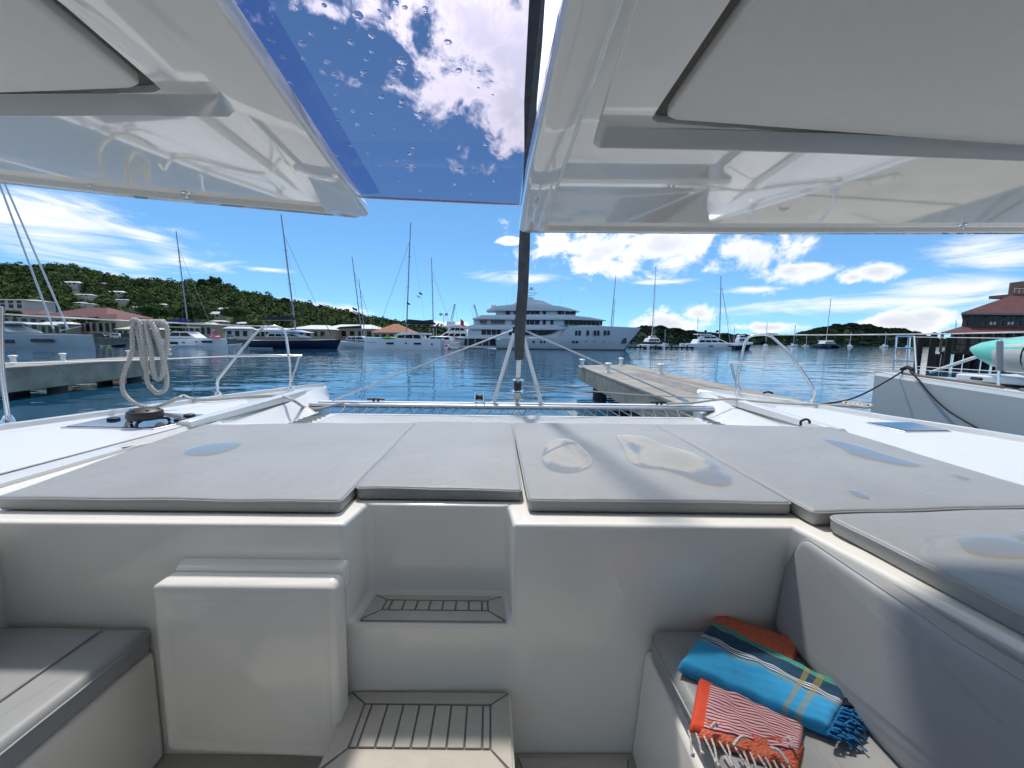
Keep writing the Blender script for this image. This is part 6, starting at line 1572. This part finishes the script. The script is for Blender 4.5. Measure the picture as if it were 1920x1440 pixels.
# teal kayak lashed on deck
K_ = thing('kayak', npx(1900, 690, .5), 'teal kayak with white deck lashed on the neighbouring bow', 'kayak')
cA = npx(1822, 660, .55); cB = cA + (p1-p0).normalized()*3.6
m_ = MB(); m2 = MB(); s1 = []; s2 = []
for k in range(17):
    t = k/16; c_ = cA + (cB-cA)*t; w = .36*max(.015, math.sin(math.pi*min(t, .5)*.96 + .05)**.8 if t < .5 else math.sin(math.pi*t*.96+.05)**.7)
    w = .40*max(.02, math.sin(math.pi*min(max(t, .005), .97))**.5); c_ = c_ + Vector((0, 0, .06*(1-min(1, t*4))**2))
    s1.append([tuple(c_ + nr*(w*.9*math.cos(a)) + Vector((0, 0, w*1.0*math.sin(a)))) for a in [2*math.pi*j/16 for j in range(16)]])
m_.loft(s1, closed=True); m_.build('hull', teal, K_, smooth=80)
for k in range(3, 15):
    t = k/16; c_ = cA + (cB-cA)*t; w = .40*max(.02, math.sin(math.pi*t)**.5)*1.012
    s2.append([tuple(c_ + nr*(w*.9*math.cos(a)) + Vector((0, 0, w*math.sin(a) - .01))) for a in [math.pi*(1.0 - .42 + .84*j/8) + 0.15 for j in range(9)]])
m2.loft(s2, cap=False); m2.build('pale_side', M('kayak_white', (.55, .58, .56), .35), K_, smooth=80)
m_ = MB(); c_ = cA + (cB-cA)*.34; m_.tube([c_ + nr*(.34*math.cos(a)) + Vector((0, 0, .36*math.sin(a))) for a in [2*math.pi*j/20 for j in range(21)]], .012, 6); m_.build('strap', black, K_)

# ------------------------------------------------------------------ pier restaurant on piles at right
YU, YV = 47.2, 44.0
PR = thing('pier_restaurant', (XW(1900, YU), YU, WZ), 'brown restaurant with red hipped roof and arched windows on piles', 'building')
def zr(px, py, y=YU): return ZW(px, py, y)
XE = XW(2160, YU)
D1 = YU + 12
# upper storey; its left flank runs back along the pier
b = MB(); zb_, zt0 = zr(1850, 616), zr(1850, 588.5)
b.quad8([(XW(1799, YU), YU, zb_), (XE, YU, zb_), (XE, D1, zb_), (XW(1806, D1), D1, zb_)], [(XW(1799, YU), YU, zt0), (XE, YU, zt0), (XE, D1, zt0), (XW(1806, D1), D1, zt0)]); uw = b.build('upper_wall', wallb, PR)
zt_, ze_ = zr(1930, 543), zr(1850, 588)
ev = [(XW(1795, YU-.9), YU-.9), (XE+1, YU-.9), (XE+1, D1+1), (XW(1800, D1+1), D1+1)]
b = MB(); b.quad8([(x, y_, ze_) for x, y_ in ev], [(XW(1886, YU+5), YU+5, zt_), (XE-4, YU+5, zt_), (XE-4, YU+7, zt_), (XW(1890, YU+7), YU+7, zt_)]); rf = b.build('roof', redroof, PR, smooth=0)
b = MB(); b.quad8([(x, y_, ze_-.2) for x, y_ in ev], [(x, y_, ze_-.006) for x, y_ in ev]); b.build('fascia', M('grey_fascia', (.25, .24, .23), .7), PR)
yw = YU+4.8
b = MB(); b.box(XW(1886, yw), XW(2020, yw), yw, yw+2.6, zt_-.3, zt_+.12); b.build('roof_walk', wallb, rf)
for k in range(7): px = 1889+k*9; b = MB(); b.tube([(XW(px, yw), yw+.1, zt_+.25), (XW(px, yw), yw+.1, zt_+.85)], .035, 5); b.build('rail_post', alu_w, rf)
b = MB(); b.tube([(XW(1888, yw), yw+.1, zt_+.82), (XW(2000, yw), yw+.1, zt_+.82)], .035, 5); b.build('rail', alu_w, rf)
b = MB(); b.box(XW(1915, yw), XW(1990, yw), yw+.6, yw+2.2, zt_+.2, zt_+1.9); b.build('cupola', wallb, rf)
arch_m = M('arch_brick', (.20, .16, .13), .85, var=.2)
for k, px in enumerate((1822, 1855, 1888, 1921)):
    xa, xb_ = XW(px-13.5, YU), XW(px+13.5, YU); zb = zr(px, 610.5); zs = zr(px, 601); n = 12; xc = (xa+xb_)/2; r = (xb_-xa)/2; hh = zr(px, 592.5)-zs
    o_ = [(xa, zb), (xb_, zb)] + [(xc + r*math.cos(math.pi*i/n), zs + hh*math.sin(math.pi*i/n)) for i in range(n+1)]
    b = MB(); b.prism(o_, 'y', YU-.06, YU+.04); ar = b.build('arched_window', bdark, PR)
    for i in range(n):
        t0, t1 = math.pi*i/n+.02, math.pi*(i+1)/n-.02
        q = [(xc + r*s*math.cos(t), zs + hh*s*math.sin(t)) for t, s in ((t0, 1.0), (t1, 1.0), (t1, 1.2), (t0, 1.2))]
        b = MB(); b.prism(q, 'y', YU-.10, YU+.03); b.build('arch_stone', arch_m, ar)
    b = MB(); b.box(xc-.03, xc+.03, YU-.085, YU-.05, zb, zs+hh*.95); b.build('mullion', wallb, ar)
    if k in (1, 2):
        for dx in (-.34, .1): b = MB(); b.box(xc+dx, xc+dx+.26, YU-.08, YU-.05, zb+.1, zb+.45); b.build('pane', flag_w, ar)
# veranda roof, deck, lower wall
zl0, zl1 = zr(1780, 622.5, YV), zr(1800, 612.5)
b = MB(); b.quad8([(XW(1765, YV), YV, zl0), (XE+1, YV, zl0), (XE+1, YU+1, zl0), (XW(1772, YU+1), YU+1, zl0)], [(XW(1798, YU-.1), YU-.1, zl1), (XE+1, YU-.1, zl1), (XE+1, YU+1, zl1), (XW(1798, YU+1), YU+1, zl1)]); b.build('veranda_roof', redroof, PR, smooth=0)
zd = zr(1850, 661, YV)
b = MB(); b.quad8([(XW(1765, YV), YV, zd-.25), (XE, YV, zd-.25), (XE, D1, zd-.25), (XW(1772, D1), D1, zd-.25)], [(XW(1765, YV), YV, zd), (XE, YV, zd), (XE, D1, zd), (XW(1772, D1), D1, zd)]); b.build('deck', wood, PR)
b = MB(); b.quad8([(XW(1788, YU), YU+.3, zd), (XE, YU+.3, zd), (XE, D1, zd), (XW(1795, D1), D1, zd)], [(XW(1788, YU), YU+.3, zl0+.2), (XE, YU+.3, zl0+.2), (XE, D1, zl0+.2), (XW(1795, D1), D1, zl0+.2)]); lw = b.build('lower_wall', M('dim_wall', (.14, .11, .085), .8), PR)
for k in range(6): px = 1796+k*24; b = MB(); b.box(XW(px+3, YU), XW(px+19, YU), YU+.22, YU+.31, zr(px, 655), zr(px, 628)); b.build('shutter', M('tan_shutter', (.30, .27, .20), .7), lw)
for k in range(9):
    px = 1769 + k*19; b = MB(); b.tube([(XW(px, YV), YV+.2, zd), (XW(px, YV), YV+.2, zl0)], .13, 8); b.build('veranda_post', wallb, PR)
    b = MB(); b.tube([(XW(px, YV), YV+.4, -2.5), (XW(px, YV), YV+.4, zd-.24)], .27, 9); b.build('pile', wood, PR)
for k in range(7):
    px = 1776 + k*26; b = MB(); b.tube([(XW(px, 49), 49, -2.5), (XW(px, 49), 49, zd-.24)], .34, 9); b.build('pile', wood, PR)
b = MB(); b.box(XW(1767, YV), XE, YV+.05, YV+.13, zd+.85, zd+.93); b.build('handrail', wood, PR)
for k, (px, pt_, pb, yy, lab) in enumerate(((1727, 629, 692, 43, 'leftmost dark mooring pile before the pier restaurant'), (1752, 625, 696, 42, 'tall dark mooring pile next to the pier restaurant corner'), (1722, 640, 694, 45, 'thin dark mooring pile behind the leftmost one'), (1781, 634, 692, 42, 'dark mooring pile under the restaurant eave'))):
    a = Yp(px, pt_, yy); b = MB(); b.tube([(a.x, yy, -2.5), (a.x, yy, a.z)], .26 if k != 2 else .16, 10); b.lathe((a.x, yy, a.z), [(.27, -.05), (.27, .02), (.02, .16)], 10); tag(b.build('mooring_pile', wood, smooth=50), lab, 'pile', 'dark mooring piles')
